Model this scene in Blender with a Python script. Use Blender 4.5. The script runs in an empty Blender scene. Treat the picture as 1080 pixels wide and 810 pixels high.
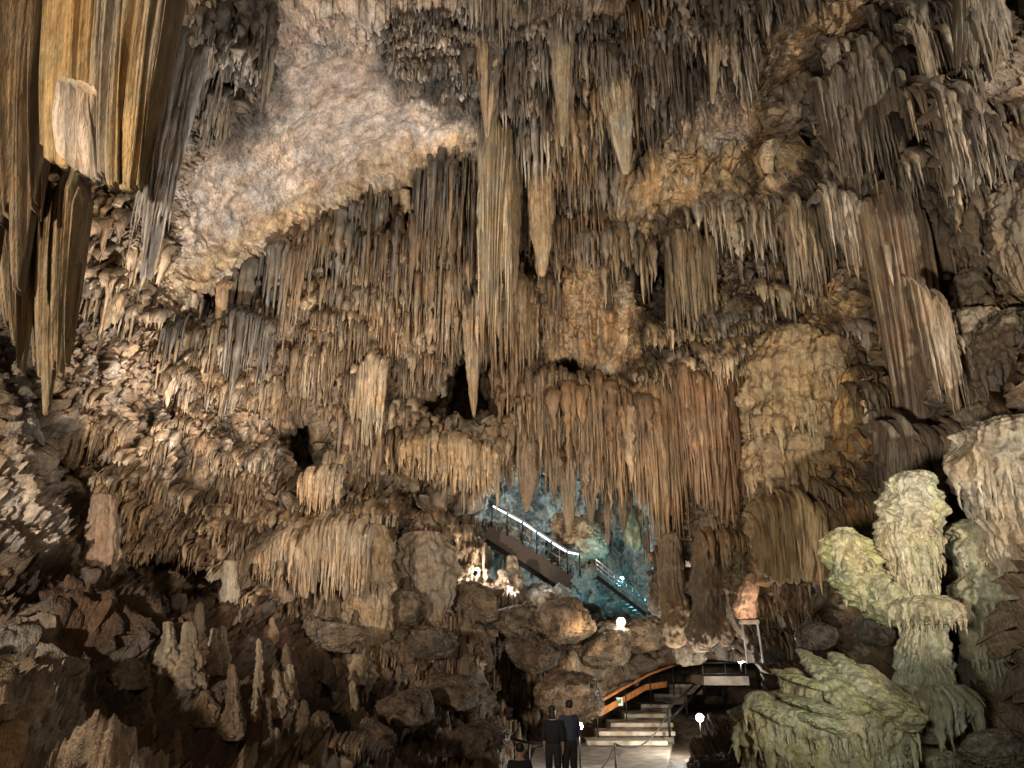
import bpy, bmesh, math, random
import numpy as np
from mathutils import Vector

rnd = random.Random(7)
npr = np.random.RandomState(11)
scene = bpy.context.scene
COL = scene.collection
R = math.radians

# ------------------------------------------------------------------ camera
W0, H0, FPX = 1080.0, 810.0, 780.0          # photograph's pixel frame and focal length in those pixels
PITCH = R(19.6)
CAM = np.array([0.0, 0.0, 2.7])
cd = bpy.data.cameras.new('camera')
cam = bpy.data.objects.new('camera', cd)
COL.objects.link(cam)
cam.location = CAM
cam.rotation_euler = (R(90) + PITCH, 0, 0)
cd.sensor_fit = 'HORIZONTAL'
cd.sensor_width = 36.0
cd.lens = 36.0 * FPX / W0
cd.clip_start = 0.1
cd.clip_end = 500
scene.camera = cam

# ------------------------------------------------------------------ world, exposure
world = bpy.data.worlds.new('World')
scene.world = world
world.use_nodes = True
bg = world.node_tree.nodes['Background']
bg.inputs[0].default_value = (1.0, 0.80, 0.62, 1)    # dim bounce from the rest of the cave behind the viewer
bg.inputs[1].default_value = 0.025
vs = scene.view_settings
vs.view_transform = 'Standard'
vs.look = 'None'
vs.exposure = 0.0
vs.gamma = 1.0
vs.use_curve_mapping = False
try:
    scene.cycles.use_denoising = True
    scene.cycles.denoiser = 'OPENIMAGEDENOISE'
    scene.cycles.denoising_input_passes = 'RGB_ALBEDO_NORMAL'
    scene.cycles.max_bounces = 4
    scene.cycles.diffuse_bounces = 3
    scene.cycles.glossy_bounces = 2
    scene.cycles.sample_clamp_indirect = 6
    scene.cycles.use_light_tree = True
except Exception:
    pass

# ------------------------------------------------------------------ projection helpers (a pixel and a distance give a point in the cave)
CP, SP = math.cos(PITCH), math.sin(PITCH)
def ray(u, v):
    x = (np.asarray(u, float) - 540.0) / FPX
    y = (405.0 - np.asarray(v, float)) / FPX
    return x, CP - y * SP, SP + y * CP
def P(u, v, Y):
    x, dy, dz = ray(u, v)
    t = np.asarray(Y, float) / dy
    return np.stack([CAM[0] + x * t, CAM[1] + dy * t, CAM[2] + dz * t], -1)
def mpp(v, Y):                               # metres per photograph pixel
    return float(Y / ray(540, v)[1] / FPX)

# ------------------------------------------------------------------ lamps
def spot(loc, target, watts, col, size_deg=70, blend=0.6, rad=0.25):
    ld = bpy.data.lights.new('cave_spotlight', 'SPOT')
    ld.energy = watts; ld.color = col; ld.spot_size = R(size_deg); ld.spot_blend = blend; ld.shadow_soft_size = rad
    o = bpy.data.objects.new('cave_spotlight', ld); COL.objects.link(o)
    o.location = loc
    o.rotation_euler = (Vector(target) - Vector(loc)).to_track_quat('-Z', 'Y').to_euler()
    return o
def bulb(loc, watts, col, rad=0.12):
    ld = bpy.data.lights.new('cave_lamp', 'POINT')
    ld.energy = watts; ld.color = col; ld.shadow_soft_size = rad
    o = bpy.data.objects.new('cave_lamp', ld); COL.objects.link(o)
    o.location = loc
    return o
WARM = (1.0, 0.865, 0.69); WARM2 = (1.0, 0.74, 0.48); NEUT = (1.0, 0.93, 0.84); PALE = (1.0, 0.96, 0.84)
GREENISH = (0.97, 1.0, 0.80); CYAN = (0.25, 0.82, 1.0); COOL = (0.72, 0.90, 1.0)
spot((-8.0, -6.0, 3.6), P(380, 350, 25), 21500, WARM, 70, 0.9)          # left hall flood
spot((8.0, -7.0, 3.0), P(660, 260, 24), 20000, WARM, 66, 0.9)            # right hall flood
spot((-4.5, 13.0, 3.6), P(300, 170, 22), 11500, NEUT, 80, 0.8)            # grazing the pale slab
spot((1.5, 14.0, 2.6), P(640, 260, 24), 2800, WARM, 85, 0.8)             # from below the centre
spot((-7.2, 8.5, 3.2), P(10, 500, 14), 170, NEUT, 80, 0.9)               # left edge lamp
spot((1.0, 9.0, 4.2), P(240, 500, 22), 3900, WARM, 58, 1.0)              # lower left wall and ledges
spot((-1.0, 2.0, 5.0), P(300, 730, 15), 650, WARM2, 90, 1.0)             # dim wash over the mud slope and rubble
spot((2.6, 5.6, 2.6), P(885, 710, 11), 500, GREENISH, 62, 1.0)           # green white lamp on the right formation
spot((1.5, 5.0, 3.2), P(960, 330, 16), 3600, WARM, 72, 1.0)              # up the right wall

# ------------------------------------------------------------------ noise
GR = np.array([[1,1,0],[-1,1,0],[1,-1,0],[-1,-1,0],[1,0,1],[-1,0,1],[1,0,-1],[-1,0,-1],
               [0,1,1],[0,-1,1],[0,1,-1],[0,-1,-1],[1,1,0],[-1,1,0],[0,-1,1],[0,-1,-1]], np.float32)
def _pn(x, y, z, seed):
    ix = np.floor(x).astype(np.int32); iy = np.floor(y).astype(np.int32); iz = np.floor(z).astype(np.int32)
    fx = x - ix; fy = y - iy; fz = z - iz
    sx = fx*fx*fx*(fx*(fx*6-15)+10); sy = fy*fy*fy*(fy*(fy*6-15)+10); sz = fz*fz*fz*(fz*(fz*6-15)+10)
    ux = [((ix+k).astype(np.uint32) * np.uint32(0x8da6b343)) for k in (0, 1)]
    uy = [((iy+k).astype(np.uint32) * np.uint32(0xd8163841)) for k in (0, 1)]
    uz = [((iz+k).astype(np.uint32) * np.uint32(0xcb1ab31f)) + np.uint32((seed*2654435761) & 0xffffffff) for k in (0, 1)]
    def g(i, j, k):
        h = ux[i] ^ uy[j] ^ uz[k]
        h = (h ^ (h >> np.uint32(15))) * np.uint32(0x2c1b3c6d)
        h = (h ^ (h >> np.uint32(12))) * np.uint32(0x297a2d39)
        h = (h ^ (h >> np.uint32(15))) & np.uint32(15)
        gv = GR[h]
        return gv[:, 0]*(fx-i) + gv[:, 1]*(fy-j) + gv[:, 2]*(fz-k)
    a = g(0,0,0); a = a + sx*(g(1,0,0)-a)
    b = g(0,1,0); b = b + sx*(g(1,1,0)-b)
    c = g(0,0,1); c = c + sx*(g(1,0,1)-c)
    d = g(0,1,1); d = d + sx*(g(1,1,1)-d)
    a = a + sy*(b-a); c = c + sy*(d-c)
    return a + sz*(c-a)
def pn(p, s=(1, 1, 1), seed=0):
    shp = p.shape[:-1]
    q = p.reshape(-1, 3).astype(np.float32)
    out = np.empty(len(q), np.float32)
    with np.errstate(over='ignore'):
        for i in range(0, len(q), 120000):
            c = q[i:i+120000]
            out[i:i+120000] = _pn(c[:, 0]*s[0] + seed*3.17, c[:, 1]*s[1] + seed*1.73, c[:, 2]*s[2] + seed*2.31, seed)
    return out.reshape(shp)
def fbm(p, s, octv=3, seed=0, gain=0.5):
    r = 0; a = 1.0
    for k in range(octv):
        r = r + a * pn(p, tuple(np.array(s) * 2**k), seed + k)
        a *= gain
    return r
def ridge(p, s, seed=0):
    return 1.0 - 2.2*np.abs(pn(p, s, seed))
def sstep(a, b, x):
    t = np.clip((x-a)/(b-a), 0, 1)
    return t*t*(3-2*t)

def sdf(poly, U, V):                          # signed distance to a polygon, positive inside
    d = np.full(U.shape, 1e9); inside = np.zeros(U.shape, bool)
    n = len(poly)
    for i in range(n):
        ax, ay = poly[i]; bx, by = poly[(i+1) % n]
        ex, ey = bx-ax, by-ay
        L = ex*ex + ey*ey + 1e-9
        t = np.clip(((U-ax)*ex + (V-ay)*ey)/L, 0, 1)
        d = np.minimum(d, (U-ax-t*ex)**2 + (V-ay-t*ey)**2)
        c = ((ay > V) != (by > V)) & (U < (bx-ax)*(V-ay)/(by-ay+1e-12) + ax)
        inside ^= c
    d = np.sqrt(d)
    return np.where(inside, d, -d)

# ------------------------------------------------------------------ mesh building and tagging
def mesh_np(name, verts, quads, cols=None, mat=None, parent=None, loc=None, smooth=True):
    verts = np.asarray(verts, np.float32).reshape(-1, 3)
    quads = np.asarray(quads, np.int32)
    if loc is not None:
        verts = verts - np.asarray(loc, np.float32)
    me = bpy.data.meshes.new(name)
    n, m, k = len(verts), len(quads), quads.shape[1]
    me.vertices.add(n); me.vertices.foreach_set('co', verts.ravel())
    me.loops.add(m*k); me.loops.foreach_set('vertex_index', quads.ravel())
    me.polygons.add(m)
    me.polygons.foreach_set('loop_start', np.arange(0, m*k, k, dtype=np.int32))
    me.polygons.foreach_set('use_smooth', np.full(m, smooth))
    if cols is not None:
        at = me.color_attributes.new('albedo', 'FLOAT_COLOR', 'POINT')
        c4 = np.ones((n, 4), np.float32); c4[:, :3] = np.asarray(cols).reshape(-1, 3)
        at.data.foreach_set('color', c4.ravel())
    me.update(calc_edges=True); me.validate()
    if mat: me.materials.append(mat)
    o = bpy.data.objects.new(name, me); COL.objects.link(o)
    if loc is not None: o.location = [float(x) for x in loc]
    if parent is not None: o.parent = parent
    return o
def grid_quads(ny, nx, wrap=False):
    i = np.arange(ny-1)[:, None]; j = np.arange(nx if wrap else nx-1)[None, :]
    j2 = (j+1) % nx
    return np.stack([i*nx+j, i*nx+j2, (i+1)*nx+j2, (i+1)*nx+j], -1).reshape(-1, 4)
def tag(o, label, cat, group=None, kind=None):
    o['label'] = label; o['category'] = cat
    if group: o['group'] = group
    if kind: o['kind'] = kind
    return o
def struct(o):
    o['kind'] = 'structure'; return o
def empty(name, loc):
    o = bpy.data.objects.new(name, None); COL.objects.link(o)
    o.location = [float(x) for x in loc]; o.empty_display_size = 0.2
    return o
class MB:                                     # collects simple shapes into one mesh
    def __init__(s): s.bm = bmesh.new()
    def box(s, c, size, rot=None, bev=0.0):
        r = bmesh.ops.create_cube(s.bm, size=1.0)
        vs_ = r['verts']
        for v in vs_: v.co = Vector((v.co.x*size[0], v.co.y*size[1], v.co.z*size[2]))
        if bev > 0:
            es = list({e for v in vs_ for e in v.link_edges})
            rr = bmesh.ops.bevel(s.bm, geom=es, offset=bev, segments=2, affect='EDGES', profile=0.5)
            vs_ = list({v for f in rr['faces'] for v in f.verts} | {v for v in vs_ if v.is_valid})
        if rot is not None: bmesh.ops.rotate(s.bm, verts=vs_, cent=(0, 0, 0), matrix=rot)
        bmesh.ops.translate(s.bm, verts=vs_, vec=Vector(c)); return s
    def bar(s, a, b, w, h=None):              # box beam between two points
        a, b = Vector(a), Vector(b); d = b - a
        q = d.to_track_quat('X', 'Z').to_matrix()
        return s.box((a+b)/2, (d.length, w, h or w), q, min(w, h or w)*0.15)
    def tube(s, pts, r, n=8):
        pts = [Vector(p) for p in pts]; rings = []
        for i, p in enumerate(pts):
            d = (pts[min(i+1, len(pts)-1)] - pts[max(i-1, 0)]).normalized()
            up = Vector((0, 0, 1)) if abs(d.z) < 0.95 else Vector((1, 0, 0))
            a = d.cross(up).normalized(); b = a.cross(d)
            rr = r[i] if isinstance(r, (list, tuple)) else r
            rings.append([s.bm.verts.new(p + a*rr*math.cos(2*math.pi*k/n) + b*rr*math.sin(2*math.pi*k/n)) for k in range(n)])
        for A, B in zip(rings, rings[1:]):
            for k in range(n): s.bm.faces.new((A[k], A[(k+1) % n], B[(k+1) % n], B[k]))
        s.bm.faces.new(rings[0][::-1]); s.bm.faces.new(rings[-1]); return s
    def build(s, name, mat, parent=None, loc=None, smooth=False):
        if loc is not None: bmesh.ops.translate(s.bm, verts=s.bm.verts[:], vec=-Vector([float(x) for x in loc]))
        bmesh.ops.recalc_face_normals(s.bm, faces=s.bm.faces[:])
        me = bpy.data.meshes.new(name); s.bm.to_mesh(me); s.bm.free()
        for p in me.polygons: p.use_smooth = smooth
        me.materials.append(mat)
        o = bpy.data.objects.new(name, me); COL.objects.link(o)
        if loc is not None: o.location = [float(x) for x in loc]
        if parent is not None: o.parent = parent
        return o

# ------------------------------------------------------------------ materials
def rock_material(name, zs=1.0, bump=0.6, rough=(0.32, 0.85), spot_amt=0.5, scale=1.0):
    m = bpy.data.materials.new(name); m.use_nodes = True
    nt = m.node_tree; N = nt.nodes; L = nt.links
    b = N['Principled BSDF']
    geo = N.new('ShaderNodeNewGeometry')
    mp = N.new('ShaderNodeMapping'); mp.inputs['Scale'].default_value = (scale, scale, scale*zs)
    L.new(geo.outputs['Position'], mp.inputs['Vector'])
    at = N.new('ShaderNodeAttribute'); at.attribute_name = 'albedo'
    def noise(sc, det, vec, ro=0.6):
        n = N.new('ShaderNodeTexNoise'); n.inputs['Scale'].default_value = sc
        n.inputs['Detail'].default_value = det; n.inputs['Roughness'].default_value = ro
        L.new(vec, n.inputs['Vector']); return n
    n1 = noise(3.2, 6, mp.outputs[0], 0.65)
    n2 = noise(16, 4, mp.outputs[0], 0.7)
    n3 = noise(1.1, 3, geo.outputs['Position'])
    r1 = N.new('ShaderNodeMapRange'); r1.inputs[1].default_value = 0.3; r1.inputs[2].default_value = 0.7
    r1.inputs[3].default_value = 1.0 - spot_amt; r1.inputs[4].default_value = 1.0 + spot_amt*0.75
    L.new(n1.outputs['Fac'], r1.inputs[0])
    r2 = N.new('ShaderNodeMapRange'); r2.inputs[1].default_value = 0.3; r2.inputs[2].default_value = 0.7
    r2.inputs[3].default_value = 1.0 - spot_amt*0.6; r2.inputs[4].default_value = 1.0 + spot_amt*0.5
    L.new(n2.outputs['Fac'], r2.inputs[0])
    mu = N.new('ShaderNodeMath'); mu.operation = 'MULTIPLY'
    L.new(r1.outputs[0], mu.inputs[0]); L.new(r2.outputs[0], mu.inputs[1])
    vm = N.new('ShaderNodeVectorMath'); vm.operation = 'SCALE'
    L.new(at.outputs['Color'], vm.inputs[0]); L.new(mu.outputs[0], vm.inputs['Scale'])
    # warm / grey drift of the mineral
    mix = N.new('ShaderNodeMix'); mix.data_type = 'RGBA'; mix.blend_type = 'MULTIPLY'
    rr = N.new('ShaderNodeValToRGB'); rr.color_ramp.elements[0].position = 0.35; rr.color_ramp.elements[1].position = 0.65
    rr.color_ramp.elements[0].color = (1.08, 0.94, 0.80, 1); rr.color_ramp.elements[1].color = (0.95, 1.0, 1.06, 1)
    L.new(n3.outputs['Fac'], rr.inputs[0])
    mix.inputs[0].default_value = 0.9
    L.new(vm.outputs[0], mix.inputs[6]); L.new(rr.outputs[0], mix.inputs[7])
    L.new(mix.outputs[2], b.inputs['Base Color'])
    rg = N.new('ShaderNodeMapRange'); rg.inputs[1].default_value = 0.3; rg.inputs[2].default_value = 0.7
    rg.inputs[3].default_value = rough[0]; rg.inputs[4].default_value = rough[1]
    L.new(n1.outputs['Fac'], rg.inputs[0]); L.new(rg.outputs[0], b.inputs['Roughness'])
    b.inputs['Specular IOR Level'].default_value = 0.4
    ad = N.new('ShaderNodeMath'); ad.operation = 'MULTIPLY_ADD'; ad.inputs[1].default_value = 0.45
    L.new(n2.outputs['Fac'], ad.inputs[0]); L.new(n1.outputs['Fac'], ad.inputs[2])
    bp = N.new('ShaderNodeBump'); bp.inputs['Strength'].default_value = bump; bp.inputs['Distance'].default_value = 0.16/scale
    L.new(ad.outputs[0], bp.inputs['Height']); L.new(bp.outputs[0], b.inputs['Normal'])
    return m
M_ROCK = rock_material('cave_rock', 0.7, 1.0, (0.30,0.85), 0.6)
M_DRIP = rock_material('dripstone', 0.22, 0.9, (0.35, 0.75), 0.5, 1.8)
M_FLOW = rock_material('flowstone', 0.55, 0.9, (0.40, 0.80), 0.45, 2.6)
def simple(name, col, rough=0.6, metal=0.0, noise=0.15, sc=8):
    m = bpy.data.materials.new(name); m.use_nodes = True
    nt = m.node_tree; b = nt.nodes['Principled BSDF']
    n = nt.nodes.new('ShaderNodeTexNoise'); n.inputs['Scale'].default_value = sc; n.inputs['Detail'].default_value = 4
    r = nt.nodes.new('ShaderNodeValToRGB')
    r.color_ramp.elements[0].position = 0.3; r.color_ramp.elements[1].position = 0.7
    r.color_ramp.elements[0].color = tuple(c*(1-noise) for c in col) + (1,)
    r.color_ramp.elements[1].color = tuple(min(1, c*(1+noise)) for c in col) + (1,)
    g = nt.nodes.new('ShaderNodeNewGeometry'); nt.links.new(g.outputs['Position'], n.inputs['Vector'])
    nt.links.new(n.outputs['Fac'], r.inputs[0]); nt.links.new(r.outputs[0], b.inputs['Base Color'])
    b.inputs['Roughness'].default_value = rough; b.inputs['Metallic'].default_value = metal
    return m
def glow(name, col, s):
    m = bpy.data.materials.new(name); m.use_nodes = True
    b = m.node_tree.nodes['Principled BSDF']
    b.inputs['Base Color'].default_value = tuple(col) + (1,)
    b.inputs['Emission Color'].default_value = tuple(col) + (1,); b.inputs['Emission Strength'].default_value = s
    return m
M_CONC = simple('worn_concrete', (0.24, 0.20, 0.165), 0.7, 0, 0.45, 3)
M_NOSE = simple('pale_step_edge', (0.44, 0.38, 0.31), 0.6, 0, 0.4, 4)
M_ORANGE = simple('orange_painted_wood', (0.52, 0.20, 0.065), 0.5, 0, 0.4, 5)
M_BLACK = simple('black_painted_steel', (0.02, 0.02, 0.02), 0.45, 0.3, 0.2)
M_STEEL = simple('grey_steel', (0.35, 0.36, 0.38), 0.4, 0.7, 0.15)
M_ROPE = simple('dark_rope', (0.03, 0.025, 0.02), 0.9, 0, 0.3, 60)
M_WHITE = simple('white_sheet', (0.8, 0.8, 0.8), 0.5, 0, 0.05)
M_GREEN = simple('green_symbol', (0.03, 0.30, 0.10), 0.5, 0, 0.05)
G_WHITE = glow('lamp_white', (1.0, 0.95, 0.85), 40)
G_LED = glow('led_strip_white', (0.80, 0.93, 1.0), 1.7)
G_CYAN = glow('lamp_cyan', (0.3, 0.95, 1.0), 30)

# ------------------------------------------------------------------ the cave's rock surface
TU = np.array([-500, -135, 0, 135, 270, 405, 540, 675, 810, 945, 1080, 1215, 1580], float)
TV = np.array([-400, -200, 0, 100, 200, 300, 400, 500, 600, 700, 800, 900, 1150], float)
TY = np.array([
 [6, 7, 8, 8.6, 9.2, 10, 10, 10, 9.2, 8.5, 8, 7, 6],
 [6.5, 8.5, 10, 11, 12, 12.5, 13, 13, 12.2, 10.6, 9.5, 8, 6.5],
 [7.5, 11, 13, 14.5, 16.4, 17.8, 18.5, 18.5, 17.5, 14.6, 12.5, 10.5, 7.5],
 [8, 12, 14, 16.5, 19.6, 21, 21.5, 21.5, 20.5, 16.6, 13, 10.8, 7.5],
 [8, 12.5, 14.5, 18.2, 22, 24.6, 24.5, 24, 22.5, 17.5, 13, 10.6, 7.5],
 [8, 12.5, 15, 19.2, 23.7, 26.6, 26, 25.5, 22.5, 17, 12.8, 10.4, 7.5],
 [8, 12.5, 15, 19.2, 24, 26.6, 26.5, 25.5, 22, 17, 12.5, 10.2, 7.5],
 [8, 12, 14.5, 19, 23.5, 26, 27, 26, 21.5, 16.5, 12.5, 10, 7.5],
 [7.5, 11, 13.5, 17.2, 21.5, 24.5, 27, 27, 20.5, 15.5, 12.5, 10, 7],
 [7, 10, 12, 14.2, 18, 21.5, 24.2, 27, 20.5, 14.8, 12, 9.5, 6.5],
 [6.5, 8.5, 10, 11.6, 14.5, 18, 20.2, 21, 17.5, 13, 11, 9, 6],
 [5.5, 7.2, 8.5, 9, 10.5, 12.5, 13.5, 13.8, 13, 10.5, 9.5, 8, 5.5],
 [4, 5, 5.6, 5.8, 6, 6.1, 6.2, 6.2, 6.1, 6, 5.8, 5, 4]], float)
def cr(t, p0, p1, p2, p3):
    return 0.5*((2*p1) + (-p0+p2)*t + (2*p0-5*p1+4*p2-p3)*t*t + (-p0+3*p1-3*p2+p3)*t**3)
def table(U, V):
    def axis(T, X):
        i = np.clip(np.searchsorted(T, X) - 1, 0, len(T)-2)
        t = np.clip((X - T[i])/(T[i+1]-T[i]), 0, 1)
        return i, t
    iu, tu = axis(TU, U); iv, tv = axis(TV, V)
    n, m = TY.shape
    rows = []
    for k in (-1, 0, 1, 2):
        r = np.clip(iv+k, 0, n-1)
        rows.append(cr(tu, *[TY[r, np.clip(iu+q, 0, m-1)] for q in (-1, 0, 1, 2)]))
    return cr(tv, *rows)

RECESS = [   # polygon, extra distance (m), feather (px)
 ([(515,512),(528,498),(560,486),(600,500),(640,505),(668,520),(692,545),(695,600),(692,656),(650,664),(622,650),(600,630),(560,622),(520,618),(500,600),(498,548)], 13.0, 6),
 ([(440,428),(468,408),(488,372),(515,392),(522,440),(508,462),(470,450)], 9.0, 7),
 ([(285,455),(330,438),(347,478),(320,508),(290,490)], 6.0, 9),
 ([(400,498),(450,508),(492,540),(486,556),(430,540),(402,525)], 3.0, 9),
 ([(160,332),(230,302),(310,244),(385,203),(505,152),(512,205),(400,262),(320,306),(240,352),(175,362)], 2.6, 7),
 ([(552,388),(600,374),(642,392),(652,412),(600,402)], 5.0, 6),
 ([(655,255),(690,245),(705,290),(690,340),(670,320)], 4.5, 8),
 ([(842,100),(885,70),(900,130),(880,170),(850,150)], 2.0, 12),
 ([(930,232),(955,190),(985,140),(1004,190),(965,225)], 2.5, 8),
 ([(115,606),(190,588),(238,615),(245,655),(170,650),(135,636)], 3.0, 10),
 ([(495,690),(560,680),(575,740),(560,790),(505,780)], 3.5, 12),
 ([(318,715),(350,705),(352,770),(322,770)], 2.5, 8),
 ([(775,395),(800,385),(806,440),(786,460)], 2.5, 8),
 ([(700,250),(740,275),(735,330),(705,340)], 2.0, 10),
 ([(855,320),(890,308),(900,325),(865,340)], 2.0, 6),
 ([(0,395),(30,380),(45,470),(20,520),(0,500)], 1.8, 10),
 ([(60,480),(88,470),(90,520),(70,525)], 1.2, 10),
 ([(740,640),(860,640),(880,690),(770,690)], 2.0, 14),
 ([(945,165),(1100,150),(1110,760),(1000,760),(985,500),(1000,420),(955,260)], 1.7, 16),
 ([(925,300),(1012,320),(1015,470),(945,490)], 1.8, 14),
 # bulges toward the hall
 ([(10,726),(62,640),(130,598),(178,660),(120,700),(40,735)], -0.8, 34),
 ([(400,470),(525,462),(525,520),(500,530),(440,505)], -1.6, 10),
 ([(270,560),(400,520),(405,640),(280,640)], -1.2, 14),
 ([(560,400),(690,400),(690,440),(560,440)], -1.0, 14),
 ([(640,190),(760,170),(850,170),(830,240),(700,250)], -1.2, 20),
 ([(570,290),(650,280),(660,400),(560,380)], -0.4, 20),
 ([(690,360),(800,330),(820,390),(690,410)], -1.4, 12),
 ([(565,640),(620,620),(650,690),(590,710)], -1.4, 12),
]
FLUTE = [    # where the rock itself is vertically fluted
 ([(150,340),(520,150),(720,150),(720,420),(530,480),(280,470),(100,560),(90,380)], 30),
 ([(670,380),(800,380),(940,300),(940,640),(790,640),(690,580)], 20),
 ([(0,170),(150,200),(150,420),(40,470),(0,400)], 20),
 ([(840,90),(1000,0),(1080,100),(1080,420),(900,420),(850,250)], 20),
 ([(260,560),(410,530),(410,650),(260,650)], 15),
]
SLAB = [(165,322),(182,190),(208,150),(262,108),(300,50),(385,48),(420,88),(500,140),(380,192),(305,238),(232,298)]
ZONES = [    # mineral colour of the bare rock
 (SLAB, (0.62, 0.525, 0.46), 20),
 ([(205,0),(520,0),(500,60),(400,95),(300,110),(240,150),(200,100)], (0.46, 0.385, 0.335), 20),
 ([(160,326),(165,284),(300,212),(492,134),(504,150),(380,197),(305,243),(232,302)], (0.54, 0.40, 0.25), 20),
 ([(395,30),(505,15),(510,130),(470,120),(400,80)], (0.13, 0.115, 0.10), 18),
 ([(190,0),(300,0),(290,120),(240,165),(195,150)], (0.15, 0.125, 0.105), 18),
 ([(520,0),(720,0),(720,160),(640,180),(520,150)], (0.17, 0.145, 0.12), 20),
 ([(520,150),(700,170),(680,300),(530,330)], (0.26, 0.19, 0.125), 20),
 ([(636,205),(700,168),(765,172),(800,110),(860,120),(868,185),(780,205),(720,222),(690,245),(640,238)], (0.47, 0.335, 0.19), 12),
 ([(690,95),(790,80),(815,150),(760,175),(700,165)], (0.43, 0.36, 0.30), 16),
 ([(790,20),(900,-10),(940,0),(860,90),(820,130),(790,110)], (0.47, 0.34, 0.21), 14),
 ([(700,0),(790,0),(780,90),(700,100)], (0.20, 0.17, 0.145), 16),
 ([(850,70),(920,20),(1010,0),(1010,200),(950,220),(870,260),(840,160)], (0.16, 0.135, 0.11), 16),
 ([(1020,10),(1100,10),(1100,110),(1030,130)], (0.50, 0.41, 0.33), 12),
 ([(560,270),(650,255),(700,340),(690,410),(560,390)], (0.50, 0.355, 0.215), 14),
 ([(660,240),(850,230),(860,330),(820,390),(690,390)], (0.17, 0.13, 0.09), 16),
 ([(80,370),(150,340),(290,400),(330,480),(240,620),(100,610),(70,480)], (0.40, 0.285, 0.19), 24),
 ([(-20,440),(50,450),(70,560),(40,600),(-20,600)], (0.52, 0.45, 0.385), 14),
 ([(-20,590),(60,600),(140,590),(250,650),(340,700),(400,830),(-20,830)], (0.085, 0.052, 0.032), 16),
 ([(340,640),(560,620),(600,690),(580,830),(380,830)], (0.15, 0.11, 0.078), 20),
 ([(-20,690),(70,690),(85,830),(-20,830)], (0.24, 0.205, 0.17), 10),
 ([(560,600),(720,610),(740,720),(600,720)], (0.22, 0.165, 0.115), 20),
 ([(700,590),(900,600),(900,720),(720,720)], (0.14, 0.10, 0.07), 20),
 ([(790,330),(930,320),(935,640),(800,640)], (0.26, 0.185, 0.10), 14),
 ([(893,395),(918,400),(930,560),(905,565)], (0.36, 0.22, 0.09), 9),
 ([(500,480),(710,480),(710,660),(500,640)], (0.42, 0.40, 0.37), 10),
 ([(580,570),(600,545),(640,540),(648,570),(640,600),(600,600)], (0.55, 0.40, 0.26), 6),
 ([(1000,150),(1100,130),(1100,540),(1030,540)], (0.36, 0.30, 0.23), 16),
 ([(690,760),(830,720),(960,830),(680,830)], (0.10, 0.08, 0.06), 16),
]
def seg(a, b, st): return np.arange(a, b, st)
STEP = 1.15
gu = np.concatenate([seg(-500, -24, 12), seg(-24, 1104, STEP), seg(1104, 1580, 12)])
gv = np.concatenate([seg(-400, -24, 12), seg(-24, 834, STEP), seg(834, 1150, 12)])
U, V = np.meshgrid(gu, gv)
UV3 = np.stack([U, V, np.zeros_like(U)], -1)
wu = 10*fbm(UV3, (0.03,)*3, 3, 51); wv = 10*fbm(UV3, (0.03,)*3, 3, 61)
Uw, Vw = U+wu, V+wv
def depth_field(U, V, Uw, Vw):
    Y = table(U, V)
    for poly, d, f in RECESS:
        Y = Y + d*sstep(-f*0.6, f, sdf(poly, Uw, Vw))
    return Y
Yf = depth_field(U, V, Uw, Vw)
PATHP = [(470,960),(530,840),(545,800),(560,785),(606,770),(628,745),(685,708),(745,698),(800,702),(808,742),(775,776),(742,800),(722,840),(760,960)]
_, _dy, _dz = ray(U, V)
_zr = np.interp(V, [700, 721, 782, 830], [1.35, 1.15, -0.12, -0.12])
_zr = np.where(U > 720, np.minimum(_zr, 0.45), _zr)
_yf = np.clip((_zr - CAM[2])*_dy/np.minimum(_dz, -1e-3), 7, 34)
PM = sstep(-7, 5, sdf(PATHP, U, V))
Yf = Yf*(1-PM) + _yf*PM
B = P(U, V, Yf)
def normals(B):
    a = np.gradient(B, axis=1); b = np.gradient(B, axis=0)
    n = np.cross(b, a); n /= np.linalg.norm(n, axis=-1, keepdims=True) + 1e-12
    s = np.sign((n*(CAM-B)).sum(-1, keepdims=True)); return n*s
Nb = normals(B)
FM = np.zeros_like(U)
for poly, f in FLUTE:
    FM = np.maximum(FM, sstep(-f, f, sdf(poly, Uw, Vw)))
SM = sstep(-12, 20, sdf(SLAB, Uw, Vw))
SMw = sstep(-45, 10, sdf(SLAB, U, V))
HM = sstep(0, 10, sdf(RECESS[0][0], U, V))
FM = FM*(1-SM)*(1-HM)
big = 0.85*fbm(B, (0.28, 0.28, 0.24), 2, 1)
mid = 0.30*ridge(B, (0.8, 0.8, 0.6), 5) + 0.36*fbm(B, (1.1, 1.1, 0.9), 2, 9)
fine = 0.20*ridge(B, (2.3, 2.3, 1.9), 15) + 0.11*ridge(B, (4.8, 4.8, 3.8), 16) + 0.15*fbm(B, (5.0, 5.0, 4.4), 3, 19, 0.6)
AZ = np.arctan2(B[..., 0], B[..., 1] + 2.0)*22.0
RD = np.hypot(B[..., 0], B[..., 1])
BF = np.stack([AZ, 0.35*RD, B[..., 2]], -1)      # along the wall, away from its axis, up
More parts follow.
